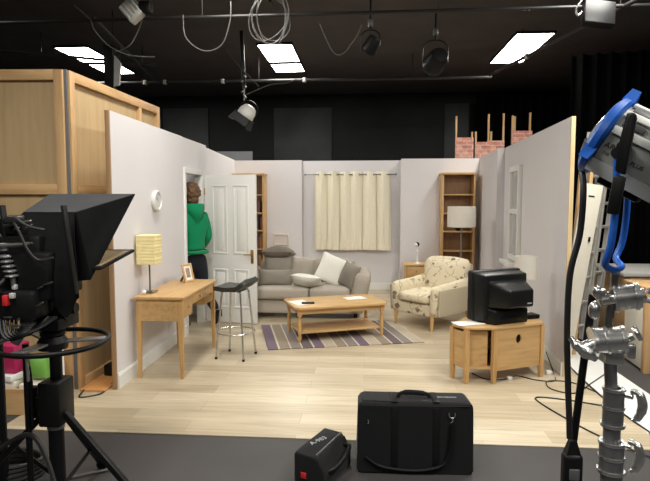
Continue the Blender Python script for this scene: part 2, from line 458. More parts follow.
# right walls
RA, RB, RC, RD, RE = (1.85, 5.09), (2.015, 8.05), (1.915, 8.07), (1.92, 8.13), (1.975, 9.6)
m = MB(); seg(m, RA, RB, Z0, HW, .035, -1); struct(m.build('wall_right', PAINT))
m = MB(); seg(m, RC, (2.06, 8.055), Z0, HW, .05, 1); seg(m, (1.918, 8.11), RE, Z0, HW-.02, .05, -1); struct(m.build('wall_right_far', PAINT))
m = MB(); m.M = T(RA[0], RA[1], 0) @ RZ(-3.2); m.box(-.002, -.02, Z0, .036, -.001, HW, .002); struct(m.build('trim_3', wood('pale_pine', srgb(226, 200, 152), srgb(206, 176, 124), 'Z', .6)))
# skirting
def skirt(name, a, b, side, h=.12):
    m = MB(); seg(m, a, b, Z0, Z0+h, .016, side); seg(m, a, b, Z0+h, Z0+h+.012, .009, side); return struct(m.build(name, WHITE))
skirt('baseboard_left', (LA[0]+.001, LA[1]), (LB[0]+.001, LB[1]-.01), -1)
skirt('baseboard_left_far', (LD[0]+.001, LD[1]), (LE[0]+.001, 9.66), -1)
skirt('baseboard_back', (-2.3, 9.679), (-1.14, 9.679), -1)
skirt('baseboard_back_niche', (-1.13, 9.859), (.62, 9.859), -1)
skirt('baseboard_back_right', (.635, 9.599), (1.96, 9.599), -1)
skirt('baseboard_right', (RA[0]-.001, RA[1]), (RB[0]-.001, RB[1]-.02), 1)
# window in the right wall (local: u along wall, w out of wall into room, z up)
wr = math.degrees(math.atan2(RB[0]-RA[0], RB[1]-RA[1]))
def rwall(y): return RA[0]+(RB[0]-RA[0])*(y-RA[1])/(RB[1]-RA[1])
WY = 6.93
W = bpy.data.objects.new('window_1', None); COL.objects.link(W); W.location = (rwall(WY), WY, 0); W.rotation_euler.z = R(90-wr); W['kind'] = 'structure'
W['label'] = 'white framed window in the right set wall'
m = MB()
for x0, x1, z0, z1 in ((0, .07, .86, 2.09), (.50, .57, .86, 2.09), (.07, .5, 2.02, 2.09), (.07, .5, .86, .93), (.07, .5, 1.47, 1.53)):
    m.box(x0, .001, z0, x1, .045, z1, .004)
m.build('window_frame', WHITE, W)
pane = plain('window_glass', srgb(190, 192, 194), .15, var=.04)
for z0, z1 in ((.93, 1.47), (1.53, 2.02)): MB().box(.07, .004, z0, .50, .012, z1).build('pane', pane, W)
MB().box(-.05, .001, .80, .62, .15, .85, .006).build('window_sill', WHITE, W)

# ================================================================== DOOR LEAF
D = bpy.data.objects.new('door_1', None); COL.objects.link(D); D['kind'] = 'structure'; D['label'] = 'white panelled door standing open into the room, brass lever handle'
D.location = (-2.125, 7.075, Z0+.008); D.rotation_euler.z = R(-9.5)
m = MB(); w, h, th = .715, 1.965, .04
m.box(0, 0, 0, w, th, h, .003)
leaf = m.build('door_leaf', WHITE, D)
def door_panels(y0, sgn):
    m = MB()
    for x0, x1 in ((.10, .315), (.40, .615)):
        for z0, z1 in ((.20, .72), (.92, 1.83)):
            for a in ((x0, z0, x1, z0+.022), (x0, z1-.022, x1, z1), (x0, z0+.022, x0+.022, z1-.022), (x1-.022, z0+.022, x1, z1-.022)):
                m.box(a[0], min(y0, y0+sgn*.009), a[1], a[2], max(y0, y0+sgn*.009), a[3], .003)
            m.box(x0+.05, min(y0, y0+sgn*.006), z0+.05, x1-.05, max(y0, y0+sgn*.006), z1-.05, .004)
    return m
door_panels(0, -1).build('moulding', WHITE, D); door_panels(th, 1).build('moulding', WHITE, D)
m = MB(); m.box(w-.075, -.006, .80, w-.035, 0, .98, .002); m.build('handle_plate', BRASS, D)
m = MB(); m.cyl((w-.055, -.004, .92), (w-.055, -.045, .92), .009); m.tube([(w-.055, -.043, .92), (w-.10, -.047, .92), (w-.165, -.045, .918)], [.009, .008, .006], 8, sm=3)
m.build('lever_handle', BRASS, D)
m = MB()
for z in (.25, 1.7): m.cyl((-.004, -.004, z), (-.004, -.004, z+.09), .006)
m.build('hinge', BRASS, D)

# ================================================================== SET FURNITURE
# ---- console desk
t = thing('console_desk', 'light oak console desk with drawers against the left wall', 'desk', (-1.868, 5.275, Z0))
def desk():
    hx, hy, H = .225, .55, .765
    MB().box(-hx-.012, -hy-.01, H-.028, hx+.012, hy+.01, H, .006).build('desk_top', OAK, t)
    for sx in (-1, 1):
        for sy in (-1, 1):
            x, y = sx*(hx-.03), sy*(hy-.035); q = .022
            p = []
            m = MB(); m.hull([(x+a*q, y+b*q, H-.03) for a in (-1, 1) for b in (-1, 1)]+[(x+sx*.006+a*.014, y+sy*.006+b*.014, 0) for a in (-1, 1) for b in (-1, 1)]+[(x+a*q, y+b*q, H-.22) for a in (-1, 1) for b in (-1, 1)])
            m.build('leg', OAKZ, t)
    m = MB()
    for sy in (-1, 1): m.box(-hx+.05, sy*(hy-.025)-.011, H-.225, hx-.05, sy*(hy-.025)+.011, H-.03)
    m.box(-hx+.012, -hy+.055, H-.225, -hx+.03, hy-.055, H-.03)
    m.build('apron', OAK, t)
    m = MB(); m.box(-hx+.05, -hy+.06, H-.05, hx-.06, hy-.06, H-.03)
    m.box(-hx+.05, -.235, H-.215, hx-.045, -.22, H-.05); m.box(-hx+.05, .22, H-.215, hx-.045, .235, H-.05)
    m.box(-hx+.05, -hy+.06, H-.222, hx-.045, -.225, H-.215); m.box(-hx+.05, .225, H-.222, hx-.045, hy-.06, H-.215)
    m.build('carcass', OAK, t)
    for y0, y1, z0 in ((-hy+.062, -.222, H-.215), (-.215, .215, H-.13), (.222, hy-.062, H-.215)):
        d = MB().box(hx-.043, y0, z0, hx-.018, y1, H-.036, .004).build('drawer', OAK, t)
        m = MB(); m.lathe([(0, .024), (.008, .024), (.012, .018), (.011, .010), (.005, .006), (.005, 0)], (hx-.018, (y0+y1)/2, (z0+H-.036)/2), 12, RY(90)); m.build('knob', OAKZ, d)
desk()
# ---- desk lamp
t = thing('desk_lamp', 'small table lamp with cream banded square shade on the desk', 'lamp', (-2.035, 4.95, Z0+.766))
MB().box(-.055, -.055, 0, .055, .055, .014, .004).build('lamp_base', STEEL, t)
MB().cyl((0, 0, .013), (0, 0, .30), .0085, seg=12).build('stem', STEEL, t)
m = MB()
for i in range(9):
    z = .275+i*.0305; r = .088+(.0015 if i % 2 else 0)
    m.box(-r, -r, z, r, r, z+.0303, .003, 2)
m.build('lamp_shade', plain('banded_shade', srgb(238, 222, 164), .8, var=.06, sc=12), t)
t2 = thing('plug_adapter', 'white round plug and flex beside the lamp base on the desk', 'plug', (-2.045, 4.835, Z0+.766))
m = MB(); m.sphere((0, 0, .022), .022); m.build('plug_body', WHITE, t2)
MB().tube([(.01, .0, .012), (.04, .0, .03), (.06, .03, .012), (.05, .06, .02), (.02, .05, .006)], .004, 6, sm=4).build('flex', CABLEG, t2)
# ---- photo frame
t = thing('photo_frame', 'small wooden photo frame standing on the desk beside the doorway', 'photo frame', (-1.87, 5.62, Z0+.766), 68)
M0 = RX(-14)
m = MB(); m.M = M0
for a in ((-.075, 0, .075, .022), (-.075, .178, .075, .2), (-.075, .022, -.053, .178), (.053, .022, .075, .178)): m.box(a[0], -.008, a[1], a[2], .008, a[3], .002)
m.build('frame', PINEX, t)
m = MB(); m.M = M0; m.box(-.053, -.001, .022, .053, .004, .178); m.build('mount', PAPER, t)
m = MB(); m.M = M0; m.box(-.03, -.003, .05, .03, -.001, .15); m.build('photo', PICT, t)
MB().bar((0, .035, .13), (0, .12, .002), .04, .004).build('strut', OAKD, t)
# ---- wall clock
t = thing('wall_clock', 'round white wall clock on the left wall', 'clock', (-2.15, 5.41, 1.645))
MB().lathe([(.0, 0), (.098, 0), (.104, .01), (.104, .03), (.098, .04), (.088, .04), (.084, .028), (0, .028)], (0, 0, 0), 40, RY(90)).build('case', WHITE, t)
MB().lathe([(0, .029), (.08, .029), (.08, .031), (0, .031)], (0, 0, 0), 32, RY(90)).build('dial', plain('dial_silver', srgb(205, 205, 203), .35), t)
m = MB(); m.bar((.034, 0, 0), (.034, -.035, .03), .005, .002, up=(1, 0, 0)); m.bar((.034, 0, 0), (.034, .01, .06), .004, .002, up=(1, 0, 0)); m.build('hand', PALE, t)
# ---- bar stool
t = thing('bar_stool', 'chrome bar stool with curled black leather seat beside the desk', 'stool', (-1.345, 5.5, Z0), -13)
def stool():
    zs = .735
    def f(u, v):
        x = -.19+.40*u; e = max(0, (u-.66)/.34)
        z = zs+.012*math.cos(2*math.pi*u)*0+.085*e**1.3-.012*math.exp(-((u-.35)/.25)**2)-.012*math.exp(-((u)/.06)**2)
        w = .165*(1-.25*abs(2*u-1)**6)
        return (x-.02*e, (2*v-1)*w, z+.006*(2*v-1)**2)
    MB().grid(f, 24, 10, .045).build('seat', LEATH, t)
    tops = [(-.105, -.10), (-.105, .10), (.105, -.10), (.105, .10)]
    feet = [(-.155, -.15), (-.155, .15), (.155, -.15), (.155, .15)]
    for (a, b), (c, d) in zip(tops, feet):
        l = MB().tube([(a*.4, b*.7, zs-.032), (a*.9, b*.95, zs-.036), (a, b, zs-.06), ((a+c)/2, (b+d)/2, (zs-.06)/2), (c, d, .012)], .0105, 10, sm=4).build('leg', CHROME, t)
        MB().cyl((c, d, 0), (c, d, .022), .014).build('rubber_foot', BLK, l)
    zr = .27; k2 = 1-zr/zs
    pts = [(.198*math.cos(a), .194*math.sin(a), zr) for a in [2*math.pi*i/28 for i in range(28)]]
    MB().tube(pts, .008, 8, True).build('foot_ring', CHROME, t)
    MB().box(-.10, -.08, zs-.04, .08, .08, zs-.026).build('seat_plate', BLKM, t)
stool()
# ---- rug
m = MB(); m.grid(lambda u, v: (u*1.8, v*1.18, .006+.0015*math.sin(9*u+4*v)), 20, 12, .009)
tag(m.build('striped_rug', RUG, loc=(-1.05, 5.74, Z0+.001), rz=14.5), 'striped rug in purple, taupe and beige under the coffee table', 'rug')
# ---- coffee table
t = thing('coffee_table', 'light oak coffee table with turned legs and lower shelf on the rug', 'coffee table', (-.36, 6.47, Z0+.013), 21.5)
hx, hy, H = .575, .325, .415
m = MB(); m.prism([(-hx, -hy+.07), (-hx+.05, -hy), (hx-.05, -hy), (hx, -hy+.07), (hx, hy-.07), (hx-.05, hy), (-hx+.05, hy), (-hx, hy-.07)], H-.03, H, .006); m.build('table_top', COFF, t)
m = MB(); m.box(-hx+.08, -hy+.055, H-.09, hx-.08, -hy+.075, H-.03); m.box(-hx+.08, hy-.075, H-.09, hx-.08, hy-.055, H-.03)
m.box(-hx+.055, -hy+.08, H-.09, -hx+.075, hy-.08, H-.03); m.box(hx-.075, -hy+.08, H-.09, hx-.055, hy-.08, H-.03); m.build('apron', COFF, t)
for sx in (-1, 1):
    for sy in (-1, 1):
        m = MB(); m.box(sx*(hx-.068)-.024, sy*(hy-.068)-.024, H-.11, sx*(hx-.068)+.024, sy*(hy-.068)+.024, H-.028, .003)
        m.lathe([(.017, H-.108), (.021, H-.118), (.014, H-.13), (.02, H-.17), (.0225, H-.20), (.018, H-.255), (.022, H-.265), (.022, .095), (.017, .085), (.022, .06), (.018, .03), (.014, .008), (.013, 0), (0, 0)][:13]+[(0, 0)], (sx*(hx-.068), sy*(hy-.068), 0), 14)
        m.build('leg', OAKZ, t)
MB().box(-hx+.075, -hy+.075, .095, hx-.075, hy-.075, .117, .004).build('shelf', COFF, t)
ct = Matrix.Translation((-.36, 6.47, Z0+.013+H)) @ RZ(21.5)
def on_ct(x, y): return tuple(ct @ Vector((x, y, .0008)))
m = MB(); m.box(-.10, -.14, 0, .10, .14, .002); tag(m.build('paper_sheet', PAPER, loc=on_ct(-.44, -.02), rz=35), 'white paper under the remote control on the coffee table', 'paper')
m = MB(); m.box(-.12, -.09, 0, .12, .09, .003); m.box(-.10, -.10, .003, .13, .08, .006, M=RZ(4)); tag(m.build('paper_sheet', PAPER, loc=on_ct(.27, .06), rz=25), 'white sheets of paper on the far end of the coffee table', 'paper')
m = MB(); m.box(-.075, -.022, 0, .075, .022, .02, .006); r = m.build('remote_control', BLK, loc=tuple(Vector(on_ct(-.37, -.12))+Vector((0, 0, .002))), rz=10); tag(r, 'black remote control on the near left end of the coffee table', 'remote control')
m = MB()
for i in range(4):
    for j in range(2): m.box(-.05+i*.028, -.013+j*.016, .0199, -.038+i*.028, -.003+j*.016, .0225)
m.build('button', PALE, r)
# ---- sofa
t = thing('sofa', 'beige grey two-seat sofa with loose cushions in front of the curtained window', 'sofa', (-.765, 7.33, Z0))
def sofa():
    W2 = .56
    m = MB(); m.soft(-W2-.36, .0, .075, W2+.18, .86, .26, .02, .0, 6); m.build('base', SOFA, t)
    for i, (x0, x1) in enumerate(((-W2-.20, -.003), (.003, W2))):
        m = MB(); m.soft(x0, -.045, .262, x1, .62, .44, .05, .02); m.build('seat_cushion', SOFA, t)
        m = MB(); m.M = T(0, .60, .42) @ RX(-12) @ T(0, -.60, -.42); m.soft(x0, .50, .435, x1, .66, .775, .06, .02); m.build('back_cushion', SOFA, t)
    m = MB(); m.M = T(0, .8, .2) @ RX(-6) @ T(0, -.8, -.2); m.soft(-W2-.26, .70, .2, W2+.06, .84, .74, .05, .0); m.build('backrest', SOFA, t)
    for s in (-1, 1):
        m = MB(); m.M = T(W2-.02 if s > 0 else -W2-.16, 0, .2) @ RY(s*12)
        x0, x1 = (0, .23) if s > 0 else (-.23, 0)
        m.soft(x0, -.03, -.1, x1, .84, .47, .07, .012); m.build('armrest', SOFA, t)
    for sx in (-1, 1):
        for y in (.06, .78): MB().cyl((sx*(W2+.08)-.09+.09*sx, y, 0), (sx*(W2+.08)-.09+.09*sx, y, .085), .022, .028).build('foot', BLK, t)
sofa()
SX, SY, SZ = -.78, 7.35, Z0
def pillow(label, mat, c, w, h, d, M, seed=0, n=16, pinch=.07, pw=.45):
    m = MB(); m.cushion(w, h, d, n, pw, M, .006, pinch, seed)
    return tag(m.build('scatter_cushion', mat, loc=c), label, 'cushion', 'cushions on the sofa')
pillow('dark grey cushion perched on top of the sofa back', SOFADK, (-1.265, 7.86, .87), .46, .40, .20, RZ(-3) @ RX(80) @ RY(-2), 1, pw=.5)
pillow('tall grey cushion upright behind the small front cushion at the sofa door end', SOFAD, (-1.26, 7.74, .665), .42, .36, .16, RX(-16), 2, pw=.4)
pillow('small oblong grey cushion lying in front on the sofa seat at the door end', SOFAD, (-1.26, 7.50, .555), .50, .24, .17, RX(-14), 3, pw=.35)
pillow('square white cushion leaning on a corner against the sofa back', OFFW, (-.46, 7.60, .665), .42, .42, .15, RZ(8) @ RX(-20) @ RY(24), 4, pw=.6)
pillow('white cushion lying flat on the middle of the sofa seat', OFFW, (-.80, 7.40, .535), .44, .34, .17, RZ(-14) @ RX(64) @ RY(10), 5, pw=.6)
pillow('grey beige cushion propped against the right sofa armrest', SOFAD, (-.215, 7.46, .60), .30, .36, .16, RZ(-38) @ RX(-14) @ RY(16), 6, pw=.5)
# ---- armchair
t = thing('armchair', 'floral print armchair with plain beige sides facing the coffee table', 'armchair', (.905, 7.22, Z0), -43)
# local: faces -y, width along x
def chair():
    hw = .365
    for s in (-1, 1):
        for y in (-.40, .38):
            MB().tube([(s*.285, y, .20), (s*.29, y-(.01 if y < 0 else -.03), 0)], [.028, .018], 12).build('leg', OAKZ, t)
    m = MB(); m.soft(-hw+.02, -.41, .17, hw-.02, .40, .33, .03, .0); m.build('base', FLORAL, t)
    m = MB(); m.soft(-.245, -.435, .325, .245, .25, .455, .05, .025); m.build('seat_cushion', FLORAL, t)
    def back(u, v):
        return None
    m = MB(); m.M = T(0, .22, .33) @ RX(-14)
    m.soft(-.325, -.09, .0, .325, .09, .525, .075, .03, 10)
    for vv in m.bm.verts: pass
    b = m.build('backrest', FLORAL, t)
    for v in b.data.vertices:            # scroll the crown and taper the lower half
        zz = (v.co.z-.33)/.55
        v.co.x *= .80+.28*min(1, max(0, zz))
        if zz > .75: v.co.y += .035*(zz-.75)/.25
    m = MB(); m.M = T(0, .30, .20) @ RX(-13); m.soft(-.32, -.03, .0, .32, .05, .61, .03, .0); m.build('outer_back', PLAINB, t)
    for s in (-1, 1):
        m = MB()
        x0, x1 = (.235, hw) if s > 0 else (-hw, -.235)
        m.soft(x0, -.43, .18, x1, .40, .575, .06, .012, 10)
        a = m.build('armrest', FLORAL, t)
        for v in a.data.vertices:
            zz = (v.co.z-.18)/.395
            if zz > .5: v.co.z += .05*max(0, (v.co.y-.0)/.4)*(zz-.5)*2 - .02*max(0, -v.co.y/.43)*(zz-.5)
            v.co.x += s*.02*zz
        m = MB(); m.M = T(s*(hw+.013), 0, .19) @ RY(s*2.6)
        m.soft(-.012, -.40, .0, .012, .40, .335, .01, .0); m.build('side_panel', PLAINB, a)
chair()
# ---- floor lamp
t = thing('floor_lamp', 'floor lamp with pale drum shade behind the armchair', 'lamp', (1.455, 8.3, Z0))
MB().lathe([(0, 0), (.135, 0), (.14, .012), (.13, .02), (.02, .03), (.012, .05), (0, .05)], seg=32).build('lamp_base', STEEL, t)
MB().cyl((0, 0, .03), (0, 0, 1.30), .011).build('pole', STEEL, t)
MB().lathe([(.205, 1.235), (.208, 1.235), (.208, 1.545), (.205, 1.545), (.203, 1.54), (.203, 1.24), (.205, 1.235)], seg=40).build('lamp_shade', SHADE, t)
m = MB()
for a in (0, 120, 240): m.tube([(0, 0, 1.52), (.2*math.cos(R(a)), .2*math.sin(R(a)), 1.52)], .003, 6)
m.cyl((0, 0, 1.30), (0, 0, 1.525), .008); m.build('shade_carrier', STEEL, t)
# ---- bookcases
def bookcase(loc, label, wd=.56, H=2.07):
    t = thing('bookcase', label, 'bookcase', loc, 0, 'tall oak bookcases')
    for s in (0, 1): MB().box(s*(wd-.032), 0, 0, s*(wd-.032)+.032, .28, H, .003).build('side_panel', OAKZ, t)
    MB().box(-.012, -.012, H, wd+.012, .285, H+.035, .004).build('top_panel', OAKX, t)
    MB().box(.033, .262, .0, wd-.033, .275, H).build('back_panel', OAKD, t)
    for i in range(6):
        z = [.06, .42, .76, 1.09, 1.40, 1.72][i]
        MB().box(.033, .012, z, wd-.033, .26, z+.022, .002).build('shelf', OAKX, t)
    return t
bookcase((1.30, 9.31, Z0), 'tall open oak bookcase behind the floor lamp in the right corner')
bookcase((-2.325, 9.38, Z0), 'tall open oak bookcase mostly hidden behind the open door')
t = MB(); t.lathe([(0, 0), (.03, 0), (.06, .035), (.065, .05), (.06, .05), (.03, .008), (0, .008)]); tag(t.build('bowl', BLK, loc=(1.60, 9.42, Z0+1.1125)), 'small dark bowl on a shelf of the right bookcase', 'bowl')
for i, (z, n) in enumerate(((.4425, 7), (.7825, 6), (1.1125, 5), (1.4225, 7))):
    x = -1.76-.045-.006
    for j in range(2):
        wdt = .03+.01*((i+j) % 2); hh = .2+.03*((i*2+j) % 3)
        m = MB(); m.box(-wdt/2, -.075, 0, wdt/2, .075, hh, .003)
        tag(m.build('book', [REDW, OAKD, RED, BLK][(i+j) % 4] if (i+j) % 4 != 2 else REDW, loc=(x-wdt/2-.0005, 9.50, Z0+z)), 'dark spined book upright on a shelf behind the open door', 'book', 'books in the bookcase behind the door')
        x -= wdt+.002
# ---- nightstand + white figure
t = thing('nightstand', 'small oak nightstand with a drawer behind the armchair', 'nightstand', (.86, 9.22, Z0))
MB().box(-.205, -.2, .545, .205, .2, .572, .005).build('top', OAKX, t)
m = MB(); m.box(-.185, -.18, .13, -.165, .18, .545); m.box(.165, -.18, .13, .185, .18, .545); m.box(-.165, .16, .13, .165, .18, .545); m.box(-.165, -.18, .13, .165, .16, .15); m.box(-.165, -.17, .345, .165, .16, .36); m.build('carcass', OAKZ, t)
for z0, z1 in ((.365, .535), (.155, .34)):
    d = MB().box(-.16, -.185, z0, .16, -.165, z1, .004).build('drawer', OAKX, t)
    MB().sphere((0, -.195, (z0+z1)/2), .014).build('knob', OAKD, d)
for sx in (-1, 1):
    for sy in (-1, 1): MB().tube([(sx*.165, sy*.16, .132), (sx*.17, sy*.165, 0)], [.02, .013], 10).build('leg', OAKZ, t)
t = thing('stem_vase', 'slim white stemmed ornament with round black head on the nightstand', 'ornament', (.88, 9.14, Z0+.573))
MB().lathe([(0, 0), (.055, 0), (.058, .008), (.02, .02), (.012, .04), (.010, .20), (.016, .21), (.03, .215), (.012, .22), (.007, .24), (.007, .30), (0, .30)]).build('stem', WHITE, t)
m = MB(); m.sphere((0, 0, .325), .038); m.build('head', BLK, t)
MB().sphere((-.018, -.018, .318), .03, u=12, v=8).build('cap', WHITE, t)
# ---- curtains on rod
t = thing('curtain_rod', 'dark metal curtain rod across the back window niche', 'curtain rod', (0, 9.74, 0))
MB().cyl((-1.06, 0, 2.105), (.53, 0, 2.105), .0095).build('rod', DARKST, t)
for x in (-1.075, .545): MB().sphere((x, 0, 2.105), .02).build('finial', DARKST, t)
for x in (-1.02, .49): MB().tube([(x, 0, 2.105), (x, .119, 2.105)], .007).build('bracket', DARKST, t)
def curtain(x0, x1, nf, label, ph):
    t = thing('curtain', label, 'curtain', (0, 9.74, 0), 0, 'cream eyelet curtains')
    rnd = random.Random(nf); amp = [rnd.uniform(.6, 1.25) for _ in range(20)]; sh = [rnd.uniform(-.25, .25) for _ in range(20)]
    def f(u, v):
        z = 2.155-v*1.405
        ph2 = u*nf*2*math.pi+ph+.5*math.sin(u*5+ph)*v
        a = .068*(1-.3*v)*amp[int(u*nf) % 20]
        x = x0+(x1-x0)*u+.03*math.sin(2*ph2+.5*amp[int(u*nf) % 20])*.7+.012*v*math.sin(7*u+ph)
        return (x, a*math.sin(ph2)+(.004+.012*v)*math.sin(3.1*ph2+2*v), z+.004*math.sin(5*u))
    m = MB(); m.grid(f, nf*14, 24, .004); m.build('cloth', CURT, t, ang=80)
    for i in range(nf*2):
        u = (i/nf/2)-ph/(2*math.pi*nf)
        if u < .02 or u > .98: continue
        x = f(u, 0)[0]
        pts = [(x, .024*math.cos(a), 2.105+.024*math.sin(a)) for a in [2*math.pi*q/14 for q in range(14)]]
        MB().tube(pts, .004, 6, True).build('eyelet', STEEL, t)
curtain(-.935, -.28, 3, 'left cream curtain on the rod, hanging behind the sofa', .4)
curtain(-.275, .475, 3, 'right cream curtain on the rod, nearer the nightstand', 2.2)
# ---- pale frame on the wall behind sofa
t = thing('wall_frame', 'small pale square frame on the wall above the sofa back', 'frame', (-1.505, 9.679, Z0+.93))
m = MB()
for a in ((-.13, -.10, .13, -.082), (-.13, .082, .13, .1), (-.13, -.082, -.112, .082), (.112, -.082, .13, .082)): m.box(a[0], -.03, a[1], a[2], 0, a[3], .002)
m.build('frame', CREAM, t); MB().box(-.112, -.016, -.082, .112, -.002, .082).build('panel', plain('pale_pink', srgb(216, 206, 204), .7), t)

# ---- TV stand (local: u along back panel, n out of back towards the camera)
t = thing('tv_stand', 'oak corner television stand seen from its back, cable hole in the panel', 'tv stand', (1.40, 4.93, Z0), 25.5)
def tvstand():
    H = .515
    P = [(-.265, 0), (-.495, .09), (-.52, .27), (-.25, .45), (.44, .45), (.44, .32), (.265, 0)]
    big = [(x*1.03, y*1.03-.006) for x, y in P]
    m = MB(); m.prism(big, H-.024, H, .005); m.build('top', OAKX, t)
    m = MB(); m.prism([(x*.95, .02+y*.93) for x, y in P], .13, .15); m.build('bottom_shelf', OAKX, t)
    for x, y in ((-.265, .0), (-.495, .09), (-.515, .27), (.42, .33), (.265, .0)):
        m = MB(); q = .02
        m.hull([(x+a*q, y+b*q+.012, H-.026) for a in (-1, 1) for b in (-1, 1)]+[(x+a*q, y+b*q+.012, .15) for a in (-1, 1) for b in (-1, 1)]+[(x+a*.015, y+b*.015+.012, 0) for a in (-1, 1) for b in (-1, 1)])
        m.build('leg', OAKZ, t)
    # back panel with round hole
    t2 = bmesh.new(); N = 28; hx, hz, hr = .0, .385, .042
    x0, x1, z0, z1 = -.243, .243, .115, H-.026
    outer = []; inner = []
    for i in range(N):
        a = 2*math.pi*i/N; c, s_ = math.cos(a), math.sin(a)
        sc = min((x1-hx)/c if c > 1e-6 else ((x0-hx)/c if c < -1e-6 else 9), (z1-hz)/s_ if s_ > 1e-6 else ((z0-hz)/s_ if s_ < -1e-6 else 9))
        outer.append((hx+c*sc, hz+s_*sc)); inner.append((hx+hr*.72*c, hz+hr*s_))
    for (cx, cz) in ((x0, z0), (x1, z0), (x1, z1), (x0, z1)):
        j = min(range(N), key=lambda i: (outer[i][0]-cx)**2+(outer[i][1]-cz)**2); outer[j] = (cx, cz)
    V = {}
    for kx, pts in (('o', outer), ('i', inner)):
        for y in (0, 1):
            for i, p in enumerate(pts): V[kx, y, i] = t2.verts.new((p[0], .006+y*.014, p[1]))
    for i in range(N):
        j = (i+1) % N
        t2.faces.new((V['o', 0, i], V['o', 0, j], V['i', 0, j], V['i', 0, i])); t2.faces.new((V['o', 1, j], V['o', 1, i], V['i', 1, i], V['i', 1, j]))
        t2.faces.new((V['i', 0, i], V['i', 0, j], V['i', 1, j], V['i', 1, i])); t2.faces.new((V['o', 0, j], V['o', 0, i], V['o', 1, i], V['o', 1, j]))
    bmesh.ops.recalc_face_normals(t2, faces=list(t2.faces))
    m = MB(); m._add(t2); m.build('back_panel', OAKX, t)
    m = MB(); m.bar((-.285, .085, .30), (-.47, .15, .30), .014, .33); m.build('angled_panel', OAKX, t)
    m = MB(); m.bar((-.497, .125, .30), (-.514, .26, .30), .014, .33); m.build('side_panel', OAK, t)
    m = MB(); m.bar((.275, .035, .30), (.41, .315, .30), .014, .33); m.build('side_panel', OAK, t)
    m = MB(); m.box(-.24, .41, .15, .055, .425, H-.03, .003); m.build('door', OAKX, t); m = MB(); m.box(.065, .41, .15, .41, .425, H-.03, .003); m.build('door', OAKX, t)
    m = MB(); m.bar((-.505, .285, .30), (-.25, .425, .30), .014, .33); m.build('front_panel', OAKX, t)
    MB().box(-.40, .12, .30, .33, .40, .315).build('inner_shelf', OAKX, t)
tvstand()
tvM = Matrix.Translation((1.40, 4.93, Z0+.5155)) @ RZ(25.5)
def on_tv(x, y, z=0): return tuple(tvM @ Vector((x, y, z)))
# ---- CRT television: screen faces +y local, tube bulge to -y
t = thing('television', 'bulky black tube television seen from behind on the oak stand', 'television', on_tv(-.055, .25), 28)
def tv():
    w, H = .57, .475; hw = w/2
    m = MB(); m.box(-hw, .0, .015, hw, .085, H, .018, 3); m.build('bezel', TVP, t)
    m = MB(); m.box(-hw+.05, .08, .09, hw-.05, .092, H-.05, .004); m.build('screen', GLASSY, t)
    # stepped rear housing
    def frus(x0, x1, z0, z1, y0, x2, x3, z2, z3, y1):
        return [(x, y0, z) for x in (x0, x1) for z in (z0, z1)]+[(x, y1, z) for x in (x2, x3) for z in (z2, z3)]
    def soften(m, off=.014):
        bmesh.ops.remove_doubles(m.bm, verts=list(m.bm.verts), dist=1e-5)
        bmesh.ops.dissolve_limit(m.bm, angle_limit=R(2), verts=list(m.bm.verts), edges=list(m.bm.edges))
        bmesh.ops.bevel(m.bm, geom=list(m.bm.edges), offset=off, segments=3, profile=.5, affect='EDGES')
    m = MB(); m.hull(frus(-hw+.01, hw-.01, .02, H-.012, .01, -hw+.04, hw-.04, .03, H-.03, -.12)); soften(m); m.build('rear_housing', TVP, t)
    m = MB(); m.hull(frus(-hw+.07, hw-.06, .14, H-.075, -.10, -.12, .15, .17, H-.15, -.31)); soften(m, .02); m.build('tube_housing', TVP, t)
    m = MB(); m.hull(frus(-hw+.06, hw-.06, .0, .15, -.09, -.18, .2, .0, .13, -.19)); soften(m, .012); m.build('chassis_housing', TVP, t)
    m = MB(); m.box(-.12, -.197, .04, .10, -.186, .07, .003); m.build('socket_panel', BLKM, t)
    m = MB()
    for i in range(7): m.box(-.05, -.1, H-.012+.0, .2, -.09, H-.01)
    m = MB(); m.box(.07, -.316, .20, .12, -.306, .21); m.build('label_plate', PALE, t)
    m = MB(); m.box(-hw+.1, .02, 0, hw-.1, .07, .02); m.build('foot', TVP, t)
tv()
m = MB(); m.box(-.13, -.08, 0, .13, .08, .003); m.box(-.12, -.09, .003, .13, .07, .006, M=RZ(6)); tag(m.build('paper_sheet', PAPER, loc=on_tv(-.40, .22, .0008), rz=18), 'white sheets of paper on the tv stand beside the television', 'paper')
t = thing('set_top_box', 'flat dark set-top box on the tv stand behind the television', 'set-top box', on_tv(.27, .20, .001), 20)
MB().box(-.09, -.06, .004, .09, .06, .04, .004).build('case', BLK, t); m = MB()
for s in (-.07, .07): m.cyl((s, -.04, 0), (s, -.04, .006), .008); m.cyl((s, .04, 0), (s, .04, .006), .008)
m.build('foot', BLK, t)
t = thing('table_lamp', 'table lamp with pale drum shade behind the television by the right wall', 'lamp', on_tv(.385, .375, .001))
MB().lathe([(0, 0), (.06, 0), (.063, .012), (.03, .025), (.014, .06), (.022, .12), (.032, .18), (.022, .25), (.010, .29), (.010, .40), (0, .40)]).build('lamp_base', CREAM, t)
MB().lathe([(.107, .355), (.110, .355), (.106, .575), (.103, .575), (.104, .36), (.107, .355)], seg=36).build('lamp_shade', SHADE, t)
m = MB()
for a in (20, 140, 260): m.tube([(0, 0, .39), (.104*math.cos(R(a)), .104*math.sin(R(a)), .39)], .003, 6)
m.build('shade_carrier', STEEL, t)
def cable(label, pts, r=.004, mat=CABLE, name='cable', sm=8, group=None):
    m = MB(); m.tube(pts, r, 6, sm=sm); return tag(m.build(name, mat), label, 'cable', group)
z = Z0+.006
